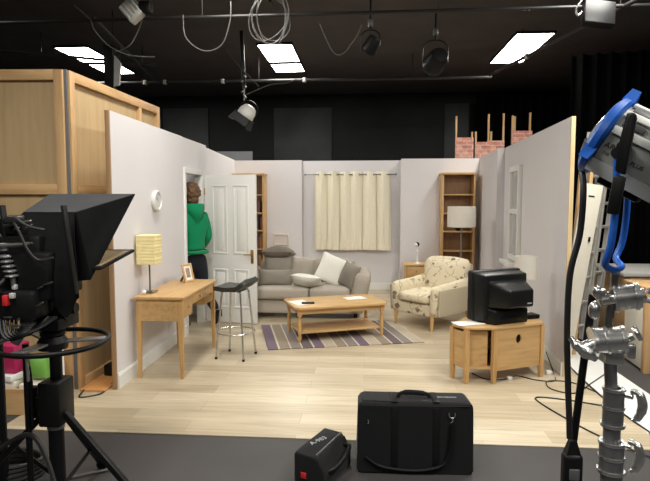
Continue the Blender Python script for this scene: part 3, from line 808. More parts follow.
cable('black cable looping on the floor under the tv stand', [(1.02, 5.10, z), (1.10, 4.95, z), (1.25, 4.93, z+.0), (1.42, 5.05, z), (1.55, 4.95, z), (1.72, 4.93, z), (1.80, 5.2, z), (1.78, 5.35, z+.15)], .005)
t = thing('plug_adapter', 'white plug on the floor between the tv stand and the right wall', 'plug', (1.735, 5.13, Z0)); MB().box(-.025, -.02, 0, .025, .02, .04, .008).build('plug_body', WHITE, t); MB().tube([(.02, 0, .02), (.05, .03, .012), (.04, .1, .006)], .004, 6, sm=4).build('flex', WHITE, t)
t = thing('plug_adapter', 'white plug on the floor under the tv stand', 'plug', (1.33, 4.955, Z0), 30); MB().box(-.022, -.018, 0, .022, .018, .03, .006).build('plug_body', WHITE, t); MB().tube([(-.02, 0, .015), (-.06, .01, .005), (-.10, .04, .005)], .004, 6, sm=4).build('flex', CABLE, t)

# ---- PERSON in the doorway
def person():
    P = thing('person', 'person in green hooded top and dark trousers walking out through the doorway', 'person', (-2.185, 6.70, Z0), 0)
    # local axes: f = facing, r = right-hand side
    f = Vector((-.75, .661, 0)); r = Vector((.661, .75, 0))
    def pt(a, b, z): return tuple(f*a+r*b+Vector((0, 0, z)))
    V = {'pel': (pt(0, 0, .97), (.15, .12)), 'waist': (pt(.01, 0, 1.12), (.13, .10)), 'chest': (pt(.0, 0, 1.34), (.16, .115)), 'neck0': (pt(-.01, 0, 1.50), (.065, .065)), 'neck': (pt(.01, 0, 1.57), (.055, .055)), 'head0': (pt(.03, 0, 1.65), (.07, .085)), 'head1': (pt(.03, 0, 1.74), (.078, .095)), 'head2': (pt(.02, 0, 1.80), (.05, .06))}
    E = [('pel', 'waist'), ('waist', 'chest'), ('chest', 'neck0'), ('neck0', 'neck'), ('neck', 'head0'), ('head0', 'head1'), ('head1', 'head2')]
    feet = {}
    for s, nm in ((1, 'R'), (-1, 'L')):
        if s > 0: hip, kn, an, toe = pt(-.01, .10, .90), pt(-.02, .13, .50), pt(-.24, .19, .21), pt(-.17, .21, .085)
        else: hip, kn, an, toe = pt(.02, -.10, .90), pt(.07, -.10, .50), pt(.03, -.09, .09), pt(.16, -.10, .035)
        V.update({'hip'+nm: (hip, .088), 'kn'+nm: (kn, .058), 'an'+nm: (an, .04), 'toe'+nm: (toe, .033)})
        E += [('pel', 'hip'+nm), ('hip'+nm, 'kn'+nm), ('kn'+nm, 'an'+nm), ('an'+nm, 'toe'+nm)]
        sh, el, wr_, pa = pt(-.01, s*.165, 1.44), pt(-.04, s*.20, 1.16), pt(.15, s*.185, .98), pt(.21, s*.165, .93)
        V.update({'sh'+nm: (sh, .058), 'el'+nm: (el, .043), 'wr'+nm: (wr_, .028), 'pa'+nm: (pa, (.038, .02))})
        E += [('chest', 'sh'+nm), ('sh'+nm, 'el'+nm), ('el'+nm, 'wr'+nm), ('wr'+nm, 'pa'+nm)]
        for i in range(4):
            q = (i-1.5)*.019; L = (.062, .075, .08, .066)[i]
            V['f%d%s' % (i, nm)] = (pt(.25, s*.15, .915+q), .0095); V['g%d%s' % (i, nm)] = (pt(.25+L*.75, s*.135, .895+q*1.1), .0075)
            E += [('pa'+nm, 'f%d%s' % (i, nm)), ('f%d%s' % (i, nm), 'g%d%s' % (i, nm))]
        V['t0'+nm] = (pt(.22, s*.145, .965), .011); V['t1'+nm] = (pt(.255, s*.125, .985), .009)
        E += [('pa'+nm, 't0'+nm), ('t0'+nm, 't1'+nm)]
        feet[nm] = (an, toe)
    body = skin('body', V, E, SKIN, P, 1, 'pel')
    # face, on the far side of the head
    hc = Vector(pt(.03, 0, 1.70))
    m = MB(); m.sphere(tuple(hc+f*.10-Vector((0, 0, .01))), .014, 1, 1, 1.5); m.build('nose', SKIN, P)
    for s in (-1, 1):
        MB().sphere(tuple(hc+f*.088+r*s*.032+Vector((0, 0, .02))), .011).build('eye', INK, P)
        MB().sphere(tuple(hc+r*s*.086-f*.005), .022, .5, .9, 1.3).build('ear', SKIN, P)
    MB().sphere(tuple(hc+f*.085-Vector((0, 0, .055))), .02, 1.2, 1, .35).build('mouth', RED, P)
    # hair: lumpy curls
    m = MB(); rnd = random.Random(3)
    m.sphere(tuple(hc+Vector((0, 0, .04))-f*.015), .115, 1, 1, 1.05, 20, 14)
    m.sphere(tuple(hc-f*.055-Vector((0, 0, .055))), .075, 1, 1, 1.1, 14, 10)
    for i in range(60):
        a = rnd.uniform(0, 2*math.pi); d = -f*math.cos(a*.5-1.57)*.9+r*math.cos(a)*.75
        m.sphere(tuple(hc+d*.085+Vector((0, 0, rnd.uniform(-.11, .0)))), rnd.uniform(.016, .028), 1, 1, 1, 8, 6)
    for i in range(110):
        a = rnd.uniform(0, 2*math.pi); e = rnd.uniform(-.55, 1.5)
        d = Vector((math.cos(a)*math.cos(e), math.sin(a)*math.cos(e), math.sin(e)))
        if d.dot(f) > .55 and d.z < .5: continue
        m.sphere(tuple(hc+Vector((0, 0, .04))-f*.015+d*.105), rnd.uniform(.018, .032), 1, 1, 1, 8, 6)
    m.build('hair', HAIR, P)
    # hooded top
    V2 = {'a': (pt(0, 0, .985), (.185, .15)), 'b': (pt(.005, 0, 1.02), (.18, .145)), 'b2': (pt(.005, 0, 1.16), (.172, .135)), 'c': (pt(-.005, 0, 1.36), (.19, .14)), 'd': (pt(-.015, 0, 1.47), (.12, .10)), 'e': (pt(-.01, 0, 1.545), (.078, .078))}
    E2 = [('a', 'b'), ('b', 'b2'), ('b2', 'c'), ('c', 'd'), ('d', 'e')]
    for s, nm in ((1, 'R'), (-1, 'L')):
        V2.update({'s'+nm: (pt(-.012, s*.168, 1.43), .074), 'e'+nm: (pt(-.042, s*.205, 1.16), .060), 'w'+nm: (pt(.135, s*.187, .99), .044)})
        E2 += [('c', 's'+nm), ('s'+nm, 'e'+nm), ('e'+nm, 'w'+nm)]
    top = skin('hooded_top', V2, E2, GREEN, P, 2, 'c')
    m = MB(); c = Vector(pt(-.115, .0, 1.505))
    m.grid(lambda u, v: tuple(c+r*(.15*(2*u-1))*(1-.35*v)+f*(.10*(2*u-1)**2-.045*math.sin(math.pi*min(1, v*1.1)))+Vector((0, 0, .085-.24*v*(1-.45*(2*u-1)**2)))), 14, 12, .03)
    m.build('hood', GREEN, top)
    m = MB(); pts = [tuple(Vector(pt(0, 0, .985))+r*.19*math.cos(a)+f*.155*math.sin(a)) for a in [2*math.pi*i/24 for i in range(24)]]
    m.tube(pts, .022, 8, True); m.build('hem_band', GREEN, top)
    # trousers
    V3 = {'p': (pt(0, 0, .99), (.168, .135)), 'p2': (pt(-.005, 0, .90), (.15, .135))}
    E3 = [('p', 'p2')]
    for nm in 'RL':
        hip, kn, an = V['hip'+nm][0], V['kn'+nm][0], V['an'+nm][0]
        hh = tuple(Vector(hip)*.75+Vector(kn)*.25)
        V3.update({'h'+nm: (hh, .105), 'k'+nm: (kn, .075), 'n'+nm: (tuple(Vector(an)+Vector((0, 0, .02))), .06)})
        E3 += [('p2', 'h'+nm), ('h'+nm, 'k'+nm), ('k'+nm, 'n'+nm)]
    skin('trousers', V3, E3, NAVY, P, 2, 'p')
    for nm in 'RL':
        an, toe = Vector(feet[nm][0]), Vector(feet[nm][1]); d = (toe-an).normalized()
        h = an-d*.04
        if nm == 'L':
            V4 = {'h': (tuple(Vector((an.x, an.y, .05))-f*.04), (.042, .042)), 'a': (tuple(an), .048), 'm': (tuple(Vector((an.x, an.y, .046))+f*.07), (.045, .04)), 't': (tuple(Vector((an.x, an.y, .038))+f*.17), (.042, .032))}
            E4 = [('a', 'h'), ('a', 'm'), ('m', 't')]
        else:
            V4 = {'h': (tuple(an-f*.045+Vector((0, 0, .0))), (.042, .042)), 'a': (tuple(an), .048), 'm': (tuple(an+d*.09), (.045, .04)), 't': (tuple(an+d*.19), (.042, .03))}
            E4 = [('a', 'h'), ('a', 'm'), ('m', 't')]
        skin('shoe', V4, E4, BLK, P, 2, 'a')
person()

# ================================================================== FOREGROUND CASES
t = thing('equipment_case', 'large black padded equipment case upright on the studio floor', 'case', (.305, 3.275, .001), 2)
def case():
    hw, hd, H = .352, .10, .44
    m = MB(); m.hull([(s*a, q, z) for s in (-1, 1) for (a, q, z) in ((hw, -hd, .012), (hw, hd, .012), (hw-.008, -hd, H-.02), (hw-.012, hd, H-.02), (hw-.03, -hd+.02, H), (hw-.04, hd-.01, H), (hw-.02, -hd, 0), (hw-.02, hd, 0))])
    bmesh.ops.dissolve_limit(m.bm, angle_limit=R(2), verts=list(m.bm.verts), edges=list(m.bm.edges))
    bmesh.ops.bevel(m.bm, geom=list(m.bm.edges), offset=.01, segments=3, profile=.5, affect='EDGES')
    m.build('shell', BLKF, t)
    m = MB(); m.tube([(-.10, -.005, H-.004), (-.085, -.01, H+.024), (-.04, -.012, H+.034), (.04, -.012, H+.03), (.085, -.01, H+.02), (.10, -.005, H-.004)], [.012, .012, .016, .016, .012, .012], 8, sm=4); m.build('carry_handle', BLKF, t)
    for x in (-.125, .125):
        m = MB(); m.box(x-.02, -hd-.004, .03, x+.02, -hd+.001, H-.03, .002); m.box(x-.02, -hd+.01, H-.002, x+.02, hd-.02, H+.003, .001); m.build('webbing_strap', BLK, t)
    m = MB(); m.tube([(-hw-.001, -hd, .30), (-.1, -hd-.003, .30)], .001, 6); 
    m = MB(); pts = [(x, -hd+.012, H-.012) for x in (-hw+.03, hw-.03)]
    m.tube([(-hw+.03, -hd+.006, H-.02), (hw-.03, -hd+.006, H-.02)], .004, 6); m.build('zip', BLK, t)
    for x, z in ((.215, .385), (-.285, .335)):
        m = MB()
        if x > 0:
            m.tube([(x-.018, -hd-.008, z), (x-.016, -hd-.008, z-.022), (x, -hd-.009, z-.032), (x+.016, -hd-.008, z-.022), (x+.018, -hd-.008, z)], .003, 6, sm=3)
            m.tube([(x, -hd-.009, z-.032), (x+.004, -hd-.009, z-.05), (x-.006, -hd-.009, z-.06), (x-.003, -hd-.009, z-.075)], .0035, 6, sm=3)
        else: m.tube([(x, -hd-.006, z), (x+.005, -hd-.008, z-.012), (x, -hd-.006, z-.025)], .004, 6, sm=3)
        m.build('metal_clip', CHROME, t)
    m = MB(); m.tube([(.217, -hd-.012, .325), (.21, -hd-.014, .20), (.195, -hd-.014, .12), (.15, -hd-.016, .06), (.0, -hd-.015, .03), (-.2, -hd-.012, .05), (-.30, -hd-.008, .11)], .010, 6, sm=5); m.build('shoulder_strap', BLK, t)
    text_mesh('SERVISION', .027, 'lettering', PALE, t, T(.195, .0, H+.0008) @ RX(0))
    text_mesh('- - -', .02, 'lettering', PALE, t, T(.06, -.055, H+.001))
case()
t = thing('soft_bag', 'small black camera bag beside the large case, pale marking on its lid', 'bag', (-.255, 3.14, .001), -24)
def bag():
    hw, hd, H = .085, .18, .205
    m = MB(); m.hull([(-hw, -hd, 0), (hw+.03, -hd, 0), (-hw, hd, 0), (hw+.03, hd, 0), (-hw, -hd, H-.01), (hw-.02, -hd, H-.02), (-hw+.01, hd, H), (hw-.02, hd, H-.005), (hw+.03, -hd, H*.5), (hw+.03, hd, H*.5)])
    bmesh.ops.dissolve_limit(m.bm, angle_limit=R(2), verts=list(m.bm.verts), edges=list(m.bm.edges))
    bmesh.ops.bevel(m.bm, geom=list(m.bm.edges), offset=.012, segments=3, profile=.5, affect='EDGES')
    m.build('shell', BLKF, t)
    m = MB(); m.bar((hw-.03, -hd+.02, H-.018), (hw-.03, hd-.02, H-.004), .022, .008, .002, up=(1, 0, 0)); m.build('piping', DARKST, t)
    m = MB(); m.tube([(hw+.0, .13, H*.72), (hw+.055, .10, H*.78), (hw+.075, 0, H*.7), (hw+.06, -.09, H*.55), (hw+.02, -.12, H*.45)], .013, 8, sm=5); m.build('side_handle', BLK, t)
    m = MB(); m.box(-.035, -hd-.006, .05, .0, -hd+.003, .085, .003); m.build('tag', RED, t)
    text_mesh('A-983', .052, 'marking', PALE, t, T(-.02, .0, H-.0035) @ RX(1.3) @ RZ(72))
bag()

# ================================================================== STUDIO CAMERA (left foreground)
PX, PY = -1.585, 2.6
t = thing('camera_pedestal', 'black camera pedestal with steering ring at the left foreground', 'camera pedestal', (PX, PY, 0))
def pedestal():
    MB().cyl((0, 0, .10), (0, 0, .485), .038, seg=24).build('column', BLKM, t)
    m = MB(); m.lathe([(.038, .478), (.043, .478), (.043, .50), (.036, .505), (0, .505)]); m.build('column_cap', DARKST, t)
    MB().cyl((0, 0.02, .5), (0, 0.02, .99), .030, seg=20).build('inner_column', BLKM, t)
    m = MB(); m.box(-.06, -.06, .50, .055, .09, .73, .012); m.cyl((-.12, 0, .53), (-.12, 0, .69), .025); m.box(-.12, -.02, .56, -.05, .02, .64); m.build('brake_housing', BLK, t)
    R0 = .265
    pts = [(R0*math.cos(a), R0*math.sin(a), .93) for a in [2*math.pi*i/48 for i in range(48)]]
    MB().tube(pts, .013, 10, True).build('steering_ring', BLKM, t)
    for a in (20, 140, 260):
        MB().bar((.03*math.cos(R(a)), .03*math.sin(R(a)), .93), (R0*math.cos(R(a)), R0*math.sin(R(a)), .93), .06, .012, .003).build('ring_spoke', DARKST, t)
    MB().lathe([(.03, .89), (.07, .895), (.075, .93), (.055, .96), (0, .96)]).build('hub', BLK, t)
    for a, L in ((-4, .54), (184, .56), (92, .5)):
        c, s = math.cos(R(a)), math.sin(R(a))
        l = MB().bar((.05*c, .05*s, .56), (L*c, L*s, .03), .03, .03, .004).build('leg', BLKM, t)
        MB().bar((.045*c, .045*s, .14), (L*.72*c, L*.72*s, .19), .018, .012, .002).build('brace', BLKM, t)
        m = MB(); m.cyl((L*c, L*s-.015, .032), (L*c, L*s+.015, .032), .032); m.build('castor', BLK, l)
    MB().cyl((-.135, -.02, .10), (-.135, -.02, .92), .016).build('guide_rod', BLKM, t)
    MB().tube([(-.18, -.05, .88), (-.135, -.02, .86), (-.11, -.02, .70), (-.10, -.04, .5)], .008, 6, sm=4).build('brake_cable', BLK, t)
    MB().cyl((-.10, -.06, .74), (-.105, -.06, .86), .008).build('steel_rod', CHROME, t)
pedestal()
t = thing('studio_camera', 'black television camera with prompter hood on the pedestal', 'camera', (PX, PY, .0))
def cam():
    X = lambda x, y, z: (x-PX, y-PY, z)
    m = MB(); m.lathe([(0, .965), (.06, .967), (.06, .985), (.045, .99), (.045, 1.03), (0, 1.03)]); m.box(-.09, -.08, 1.0, .08, .12, 1.06, .01); m.build('head_base', BLK, t)
    m = MB(); m.cyl((-.09, .02, 1.10), (.085, .02, 1.10), .065, seg=24); m.box(-.045, -.08, 1.10, .045, .14, 1.17, .01); m.build('pan_head', BLK, t)
    m = MB(); m.cyl((.085, .02, 1.10), (.12, .02, 1.10), .028); m.build('drag_knob', BLKM, t)
    m = MB(); m.sphere((-.055, -.11, 1.06), .038); m.cyl((-.055, -.11, 1.05), (-.115, -.13, .955), .024); m.cyl((-.055, -.10, 1.06), (-.05, .0, 1.08), .018); m.build('arm_clamp', DARKST, t)
    m = MB(); m.box(-.13, -.16, 1.17, .085, .16, 1.40, .015); m.build('camera_body', BLK, t)
    m = MB(); m.cyl((-.03, .15, 1.30), (-.02, .26, 1.30), .085, .095, 24); m.build('lens', BLK, t)
    def SH():
        q = MB(); q.M = T(.165, 0, 0); return q
    # rear controls and viewfinder, left of the body
    m = SH(); m.box(-.40, -.12, 1.20, -.14, .10, 1.48, .02); m.box(-.40, -.20, 1.08, -.13, .08, 1.22, .02); m.build('rear_unit', BLK, t)
    vf = SH().box(-.36, -.10, 1.47, -.26, .06, 1.575, .02).build('viewfinder', BLK, t); SH().box(-.35, -.112, 1.485, -.27, -.098, 1.56, .004).build('viewfinder_screen', GLASSY, vf)
    m = SH(); m.tube([(-.34, -.16, 1.43), (-.24, -.17, 1.437), (-.18, -.17, 1.442), (-.145, -.17, 1.448)], [.013, .011, .009, .006], 8, sm=3); m.build('viewfinder_arm', STEEL, t)
    for x, z, l, a in ((-.245, 1.515, .03, -20), (-.20, 1.515, .022, -30), (-.175, 1.53, .02, -20), (-.075, 1.255, .05, -18), (-.115, 1.235, .03, -25), (-.09, 1.165, .04, -30), (-.21, 1.06, .05, -6), (-.15, 1.05, .03, -8), (-.25, 1.10, .04, 0), (-.20, 1.09, .02, -40)):
        m = SH(); m.cbox((x, -.215 if z < 1.2 else -.13 if x < -.12 else -.168, z), (l, .012, .008), .003, rot=(0, a, 0))
        m.build('catch', STEEL, t)
    m = SH(); m.box(-.285, -.16, 1.545, -.215, -.11, 1.575, .004); m.cbox((-.235, -.14, 1.538), (.14, .02, .012), .003, rot=(0, -10, 0)); m.build('top_plate', STEEL, t)
    m = SH()
    for i in range(5):
        z0 = 1.395-i*.023; x0 = -.282+i*.007
        m.lathe([(.012, .018), (.024, .014), (.031, .007), (.026, .001), (.012, 0)], (x0, -.17, z0-.02), 16)
    m.cyl((-.25, -.17, 1.29), (-.245, -.17, 1.245), .012); m.cyl((-.284, -.17, 1.41), (-.285, -.17, 1.42), .018); m.build('ribbed_grip', DARKST, t)
    m = SH(); m.box(-.27, -.225, 1.155, -.245, -.20, 1.205, .004); m.build('record_button', RED, t)
    SH().box(-.238, -.22, 1.19, -.215, -.20, 1.215, .003).build('connector', LLIGHT, t); SH().box(-.25, -.18, 1.225, -.23, -.16, 1.25, .003).build('connector', LLIGHT, t)
    SH().cyl((-.27, -.14, 1.30), (-.36, -.42, 1.10), .013).build('pan_bar', BLKM, t)
    m = SH()
    for q in range(5):
        m.tube([(-.34+.02*q, -.14, 1.18-.02*q), (-.28+.02*q, -.22, 1.02), (-.20+.02*q, -.20, 1.0+.01*q), (-.12+.01*q, -.10, 1.08)], .007, 6, sm=5)
    m.build('signal_cable', BLK, t)
    # prompter hood: cloth faces, open at the slanted glass
    A, B = X(-1.70, 2.58, 1.588), X(-1.43, 2.58, 1.588)
    C_, D_ = X(-1.30, 2.98, 1.682), X(-1.80, 2.98, 1.682)
    E_, F_ = X(-1.375, 2.60, 1.25), X(-1.66, 2.60, 1.22)
    def quad(p, q, r_, s_, sag=.006):
        p, q, r_, s_ = map(Vector, (p, q, r_, s_))
        def f(u, v):
            a = p.lerp(q, u); b = s_.lerp(r_, u); c = a.lerp(b, v)
            return tuple(c+Vector((0, 0, -.008))*math.sin(math.pi*u)*math.sin(math.pi*v)+Vector((sag, sag, sag))*math.sin(7*u+5*v)*math.sin(math.pi*u)*math.sin(math.pi*v))
        return f
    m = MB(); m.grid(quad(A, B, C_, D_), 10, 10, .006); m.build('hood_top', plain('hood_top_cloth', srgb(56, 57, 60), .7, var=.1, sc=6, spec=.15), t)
    m = MB(); m.grid(quad(B, E_, E_, C_), 10, 10, .006); m.grid(quad(D_, F_, F_, A), 8, 8, .006); m.grid(quad(A, F_, E_, B), 8, 8, .006)
    m.build('hood', HOOD, t)
    m = MB()
    def skirt_(u, v):
        top = Vector(A).lerp(Vector(B), u)+Vector((0, -.012, -.004))
        drop = .40+.12*math.exp(-((u-.72)/.16)**2)-.10*(1-u)**2
        p = top+Vector((.035*v*(u-.1)+.02*v, -.07*math.sin(math.pi*min(1, v*1.2)*.5)-.02*math.sin(9*u+4*v)*v, -drop*v))
        return tuple(p)
    m.grid(skirt_, 16, 14, .005); m.build('hood_drape', HOOD, t)
    m = MB(); m.grid(quad(C_, D_, F_, E_), 4, 4, .003); m.build('prompter_glass', GLASSY, t)
    for (a, b) in (((-1.755, 2.50, 1.625), (-1.72, 2.50, 1.30)), ((-1.427, 2.47, 1.625), (-1.38, 2.47, 1.20))):
        MB().bar(X(*a), X(*b), .036, .014, .003).build('hood_bracket', BLK, t)
    a, b, c, d = X(-1.50, 2.90, 1.375), X(-1.285, 2.92, 1.375), X(-1.33, 2.62, 1.31), X(-1.52, 2.60, 1.31)
    def slab(p, th):
        return [Vector(q) for q in p]+[Vector(q)-Vector((0, 0, th)) for q in p]
    m = MB(); m.hull(slab((a, b, c, d), .014)); pm = m.build('prompter_monitor', BLK, t)
    cc = (Vector(a)+Vector(b)+Vector(c)+Vector(d))/4
    m = MB(); m.hull([q+Vector((0, 0, .001)) for q in slab([cc+(Vector(q)-cc)*.86 for q in (a, b, c, d)], .002)]); m.build('monitor_screen', BRWN, pm)
    m = MB(); m.tube([X(-1.68, 2.46, 1.56), X(-1.62, 2.42, 1.5), X(-1.57, 2.40, 1.42), X(-1.52, 2.40, 1.37), X(-1.45, 2.41, 1.38)], .007, 6, sm=5); m.tube([X(-1.66, 2.45, 1.57), X(-1.58, 2.42, 1.53), X(-1.50, 2.43, 1.51)], .006, 6, sm=5); m.build('prompter_cable', CABLE, t)
cam()
cable('black cables hanging in a bundle below the camera pedestal', [(-1.95, 2.5, .30), (-1.8, 2.52, .42), (-1.66, 2.5, .48), (-1.58, 2.49, .38), (-1.50, 2.45, .2), (-1.44, 2.4, .012), (-1.35, 2.5, .012), (-1.40, 2.62, .012)], .012)
cable('grey cable curving on the studio floor at the left edge', [(-2.3, 2.9, .012), (-2.0, 2.75, .012), (-1.75, 2.95, .012), (-1.5, 3.1, .012)], .008, CABLEG)
t = thing('cable_coil', 'dark coiled cables heaped on the studio floor at the left edge', 'cable coil', (-2.12, 2.98, 0))
for i in range(5):
    pts = [((.19-.012*i+.012*math.sin(3*a))*math.cos(a)+.01*i, (.16-.01*i)*math.sin(a), .014+.022*i+.006*math.sin(2*a+i)) for a in [2*math.pi*q/24 for q in range(24)]]
    MB().tube(pts, .013, 8, True).build('coil', CABLE, t)
t = thing('tripod_pole', 'black stand pole at the far left edge of the studio floor', 'stand', (-2.06, 2.85, 0))
MB().cyl((0, 0, .02), (0, 0, 1.0), .026).build('pole', BLKM, t)
for a in (30, 150, 270): MB().bar((0, 0, .30), (.26*math.cos(R(a)), .26*math.sin(R(a)), .01), .02, .02).build('leg', BLKM, t)

# ================================================================== LEFT: stored flats and clutter
def flat(loc, rz, W, H, label, inner=()):
    """scenery flat lying in local x-z, timber on the -y face"""
    t = thing('scenery_flat', label, 'scenery flat', loc, rz, 'bare plywood scenery flats')
    MB().box(0, 0, 0, W, .012, H).build('plywood_sheet', PLY, t)
    for z in (0, H*.64-.05, H-.085): MB().box(.075, -.038, z, W-.075, 0, z+.085, .003).build('rail', PINEX, t)
    for x in [0, W-.075]: MB().box(x, -.038, 0, x+.075, 0, H, .003).build('stile', PINE, t)
    for x in inner: MB().box(x, -.036, H*.64+.035, x+.06, 0, H-.085, .003).build('stile', PINE, t); MB().box(x, -.036, .085, x+.06, 0, H*.64-.05, .003).build('stile', PINE, t)
    return t
fl = flat((-3.76, 4.36, 0), 3, 1.25, 2.73, 'bare plywood scenery flat facing the camera behind the television camera')
fl2 = flat((-2.505, 4.43, 0), 88, 1.83, 2.73, 'bare plywood scenery flat running back beside the left set wall', (1.30,))
m = MB(); m.box(-.016, -.02, 0, -.001, .03, 2.735, .002); m.build('corner_post', GREYP, fl2)
m = MB(); m.box(-2.65, 4.1, 0, -2.2, 4.42, .006, .001)
m = MB(); m.box(0, 0, 0, .22, 1.3, .02, .002); tag(m.build('plywood_board', wood('orange_ply', srgb(208, 150, 92), srgb(190, 130, 76), 'Y'), loc=(-2.435, 4.36, Z0+.0005)), 'orange plywood board on the floor in the gap beside the left set wall', 'board')
m = MB(); m.box(0, 0, 0, .12, .5, .10, .01); tag(m.build('stage_weight', BLK, loc=(-2.40, 4.72, Z0+.021), rz=-4), 'black block lying on the plywood board in the gap', 'weight')
cable('black cable curling out of the gap by the left set wall', [(-2.235, 5.1, .04), (-2.24, 4.7, .04), (-2.23, 4.45, .016), (-2.23, 4.30, .014), (-2.36, 4.22, .014), (-2.38, 4.33, .035)], .007)
cb = thing('wooden_crate', 'open wooden crate of packets on the floor in front of the plywood flats', 'crate', (-2.76, 4.02, 0))
m = MB(); m.box(-.34, -.16, .0, .34, .16, .02); m.box(-.34, -.16, .02, .34, -.14, .20); m.box(-.34, .14, .02, .34, .16, .20); m.box(-.34, -.14, .02, -.32, .14, .20); m.box(.32, -.14, .02, .34, .14, .20); m.build('box_sides', PINEX, cb)
for i, (x, y, z, w, d, h, mt, rr, lb) in enumerate(((-.16, -.01, .022, .30, .24, .075, CREAM, 4, 'cream packet lowest in the crate'), (-.13, -.01, .099, .30, .24, .07, OAKX, -5, 'beige packet in the middle of the crate pile'), (-.10, -.01, .171, .29, .24, .07, CREAM, 6, 'pale packet third in the crate pile'), (-.08, -.01, .243, .28, .22, .05, WHITE, -8, 'white packet topmost of the crate pile'), (.19, 0, .022, .22, .22, .20, CREAM, 3, 'cream box at the right of the crate'))):
    m = MB(); m.box(-w/2, -d/2, 0, w/2, d/2, h, .008); tag(m.build('packet', mt, loc=(-2.76+x, 4.02+y, z), rz=rr), lb, 'packet', 'packets in the wooden crate')
m = MB(); m.box(-.10, -.09, 0, .10, .09, .22, .006); tag(m.build('storage_box', MAG, loc=(-2.81, 4.03, .295), rz=-4), 'magenta box standing on the packets in the crate', 'box')
m = MB(); m.cushion(.18, .2, .14); tag(m.build('cloth_bag', GRN, loc=(-2.575, 4.03, .33)), 'bright green bag on the cream box in the crate', 'bag')
t = thing('white_rack', 'white panel with wire hooks in front of the plywood corner', 'rack', (-2.395, 3.98, 0))
MB().box(-.05, -.01, 0, .05, .01, .62, .003).build('panel', WHITE, t)
for i in range(6):
    z = .18+.07*i
    MB().tube([(-.02, -.012, z), (.0, -.03, z+.01), (.02, -.03, z-.015), (.0, -.022, z-.03), (-.02, -.012, z-.02)], .003, 6, sm=4).build('hook', STEEL, t)

# ================================================================== RIGHT: lamp on stand
LX, LY = .672, 1.5
t = thing('light_stand', 'dark steel lighting stand with chrome clamps at the right foreground', 'light stand', (LX, LY, 0), -24)
def stand():
    seg = [(.0, .88, .030), (.88, 1.10, .0225), (1.10, 1.40, .0165)]
    MB().cyl((.012, 0, .25), (.012, 0, .95), .028, seg=24).build('lower_tube', DARKST, t)
    MB().cyl((.010, 0, .9), (.008, 0, 1.10), .022, seg=24).build('middle_tube', DARKST, t)
    MB().cyl((.007, 0, 1.08), (-.004, 0, 1.24), .016, seg=20).build('upper_tube', DARKST, t)
    m = MB()
    for z0, z1, r in ((.905, .985, .0315), (1.035, 1.135, .0265)):
        m.lathe([(r-.006, z0), (r, z0), (r, z1), (r-.006, z1)], (.010, 0, 0), 28)
    m.build('collar', DARKST, t)
    for z, r in ((.905, .036), (.945, .034), (.985, .034), (1.035, .031), (1.085, .029), (1.135, .029)):
        MB().lathe([(r-.01, -.004), (r, -.004), (r+.001, 0), (r, .004), (r-.01, .004)], (.010, 0, z), 28).build('chrome_ring', CHROME, t)
    for z in (.985, 1.125):
        m = MB(); m.cyl((.035, -.005, z), (.055, -.012, z), .008); m.tube([(.05, -.012, z+.016), (.07, -.016, z+.01), (.078, -.018, z-.02), (.07, -.02, z-.05), (.055, -.02, z-.062)], [.008, .011, .012, .010, .006], 10, sm=4); m.build('lock_knob', CHROME, t)
    # lower grip clamp
    g = thing  # (kept local)
    m = MB(); m.cyl((-.045, -.01, 1.262), (.028, .01, 1.272), .036, seg=28); m.cyl((-.05, -.012, 1.261), (-.042, -.009, 1.262), .041, seg=28); m.cyl((-.015, -.003, 1.266), (-.009, -.002, 1.267), .0395, seg=28); m.cyl((.022, .008, 1.271), (.03, .01, 1.272), .039, seg=28)
    m.box(-.015, -.018, 1.205, .03, .018, 1.245, .006); m.build('grip_head', CHROME, t)
    m = MB(); m.cyl((-.04, -.02, 1.258), (-.075, -.05, 1.248), .017); m.tube([(-.035, -.045, 1.228), (-.055, -.052, 1.238), (-.082, -.056, 1.258), (-.100, -.056, 1.276)], [.013, .017, .014, .009], 12, sm=5); m.build('t_handle', CHROME, t)
    m = MB(); m.cyl((.028, .01, 1.272), (.05, .012, 1.285), .012); m.lathe([(0, -.006), (.02, -.006), (.022, 0), (.02, .006), (0, .006)], (.06, .012, 1.293), 16, RY(60)); m.cbox((.048, 0, 1.245), (.02, .02, .04), .005); m.build('wing_screw', CHROME, t)
    # rod up to the upper clamp
    MB().cyl((-.012, 0.005, 1.28), (-.004, 0.0, 1.40), .012).build('link_rod', STEEL, t)
    m = MB(); m.cyl((.0, .0, 1.384), (.062, .01, 1.395), .033, seg=28); m.cyl((.002, .0, 1.384), (.008, .001, 1.385), .038, seg=28); m.cyl((.05, .008, 1.393), (.058, .009, 1.394), .037, seg=28); m.cyl((.062, .01, 1.395), (.072, .012, 1.397), .02); m.build('grip_head', CHROME, t)
    m = MB(); m.cyl((.0, 0, 1.384), (-.03, -.01, 1.378), .016); m.sphere((-.045, -.015, 1.35), .016, 1, 1, 1.6); m.sphere((-.04, -.012, 1.40), .013, 1, 1, 1.4); m.cbox((-.028, -.01, 1.395), (.02, .02, .03), .005); m.build('wing_screw', CHROME, t)
    m = MB(); m.tube([(.07, .01, 1.39), (.095, .01, 1.382), (.135, .01, 1.40), (.13, .01, 1.425), (.10, .01, 1.425), (.078, .01, 1.405)], .007, 8, sm=5); m.build('bail_handle', CHROME, t)
    MB().cyl((.0, 0, 1.40), (.002, 0, 1.458), .011).build('spigot', STEEL, t)
    for a in (90, 210, 330):
        c, s = math.cos(R(a)), math.sin(R(a))
        l = MB().bar((.02*c, .02*s, .60), (.5*c, .5*s, .02), .022, .022, .003).build('leg', DARKST, t)
        MB().bar((.02*c, .02*s, .28), (.30*c, .30*s, .24), .014, .014).build('brace', DARKST, t)
        m = MB(); m.sphere((.5*c, .5*s, .02), .02); m.build('rubber_foot', BLK, l)
stand()
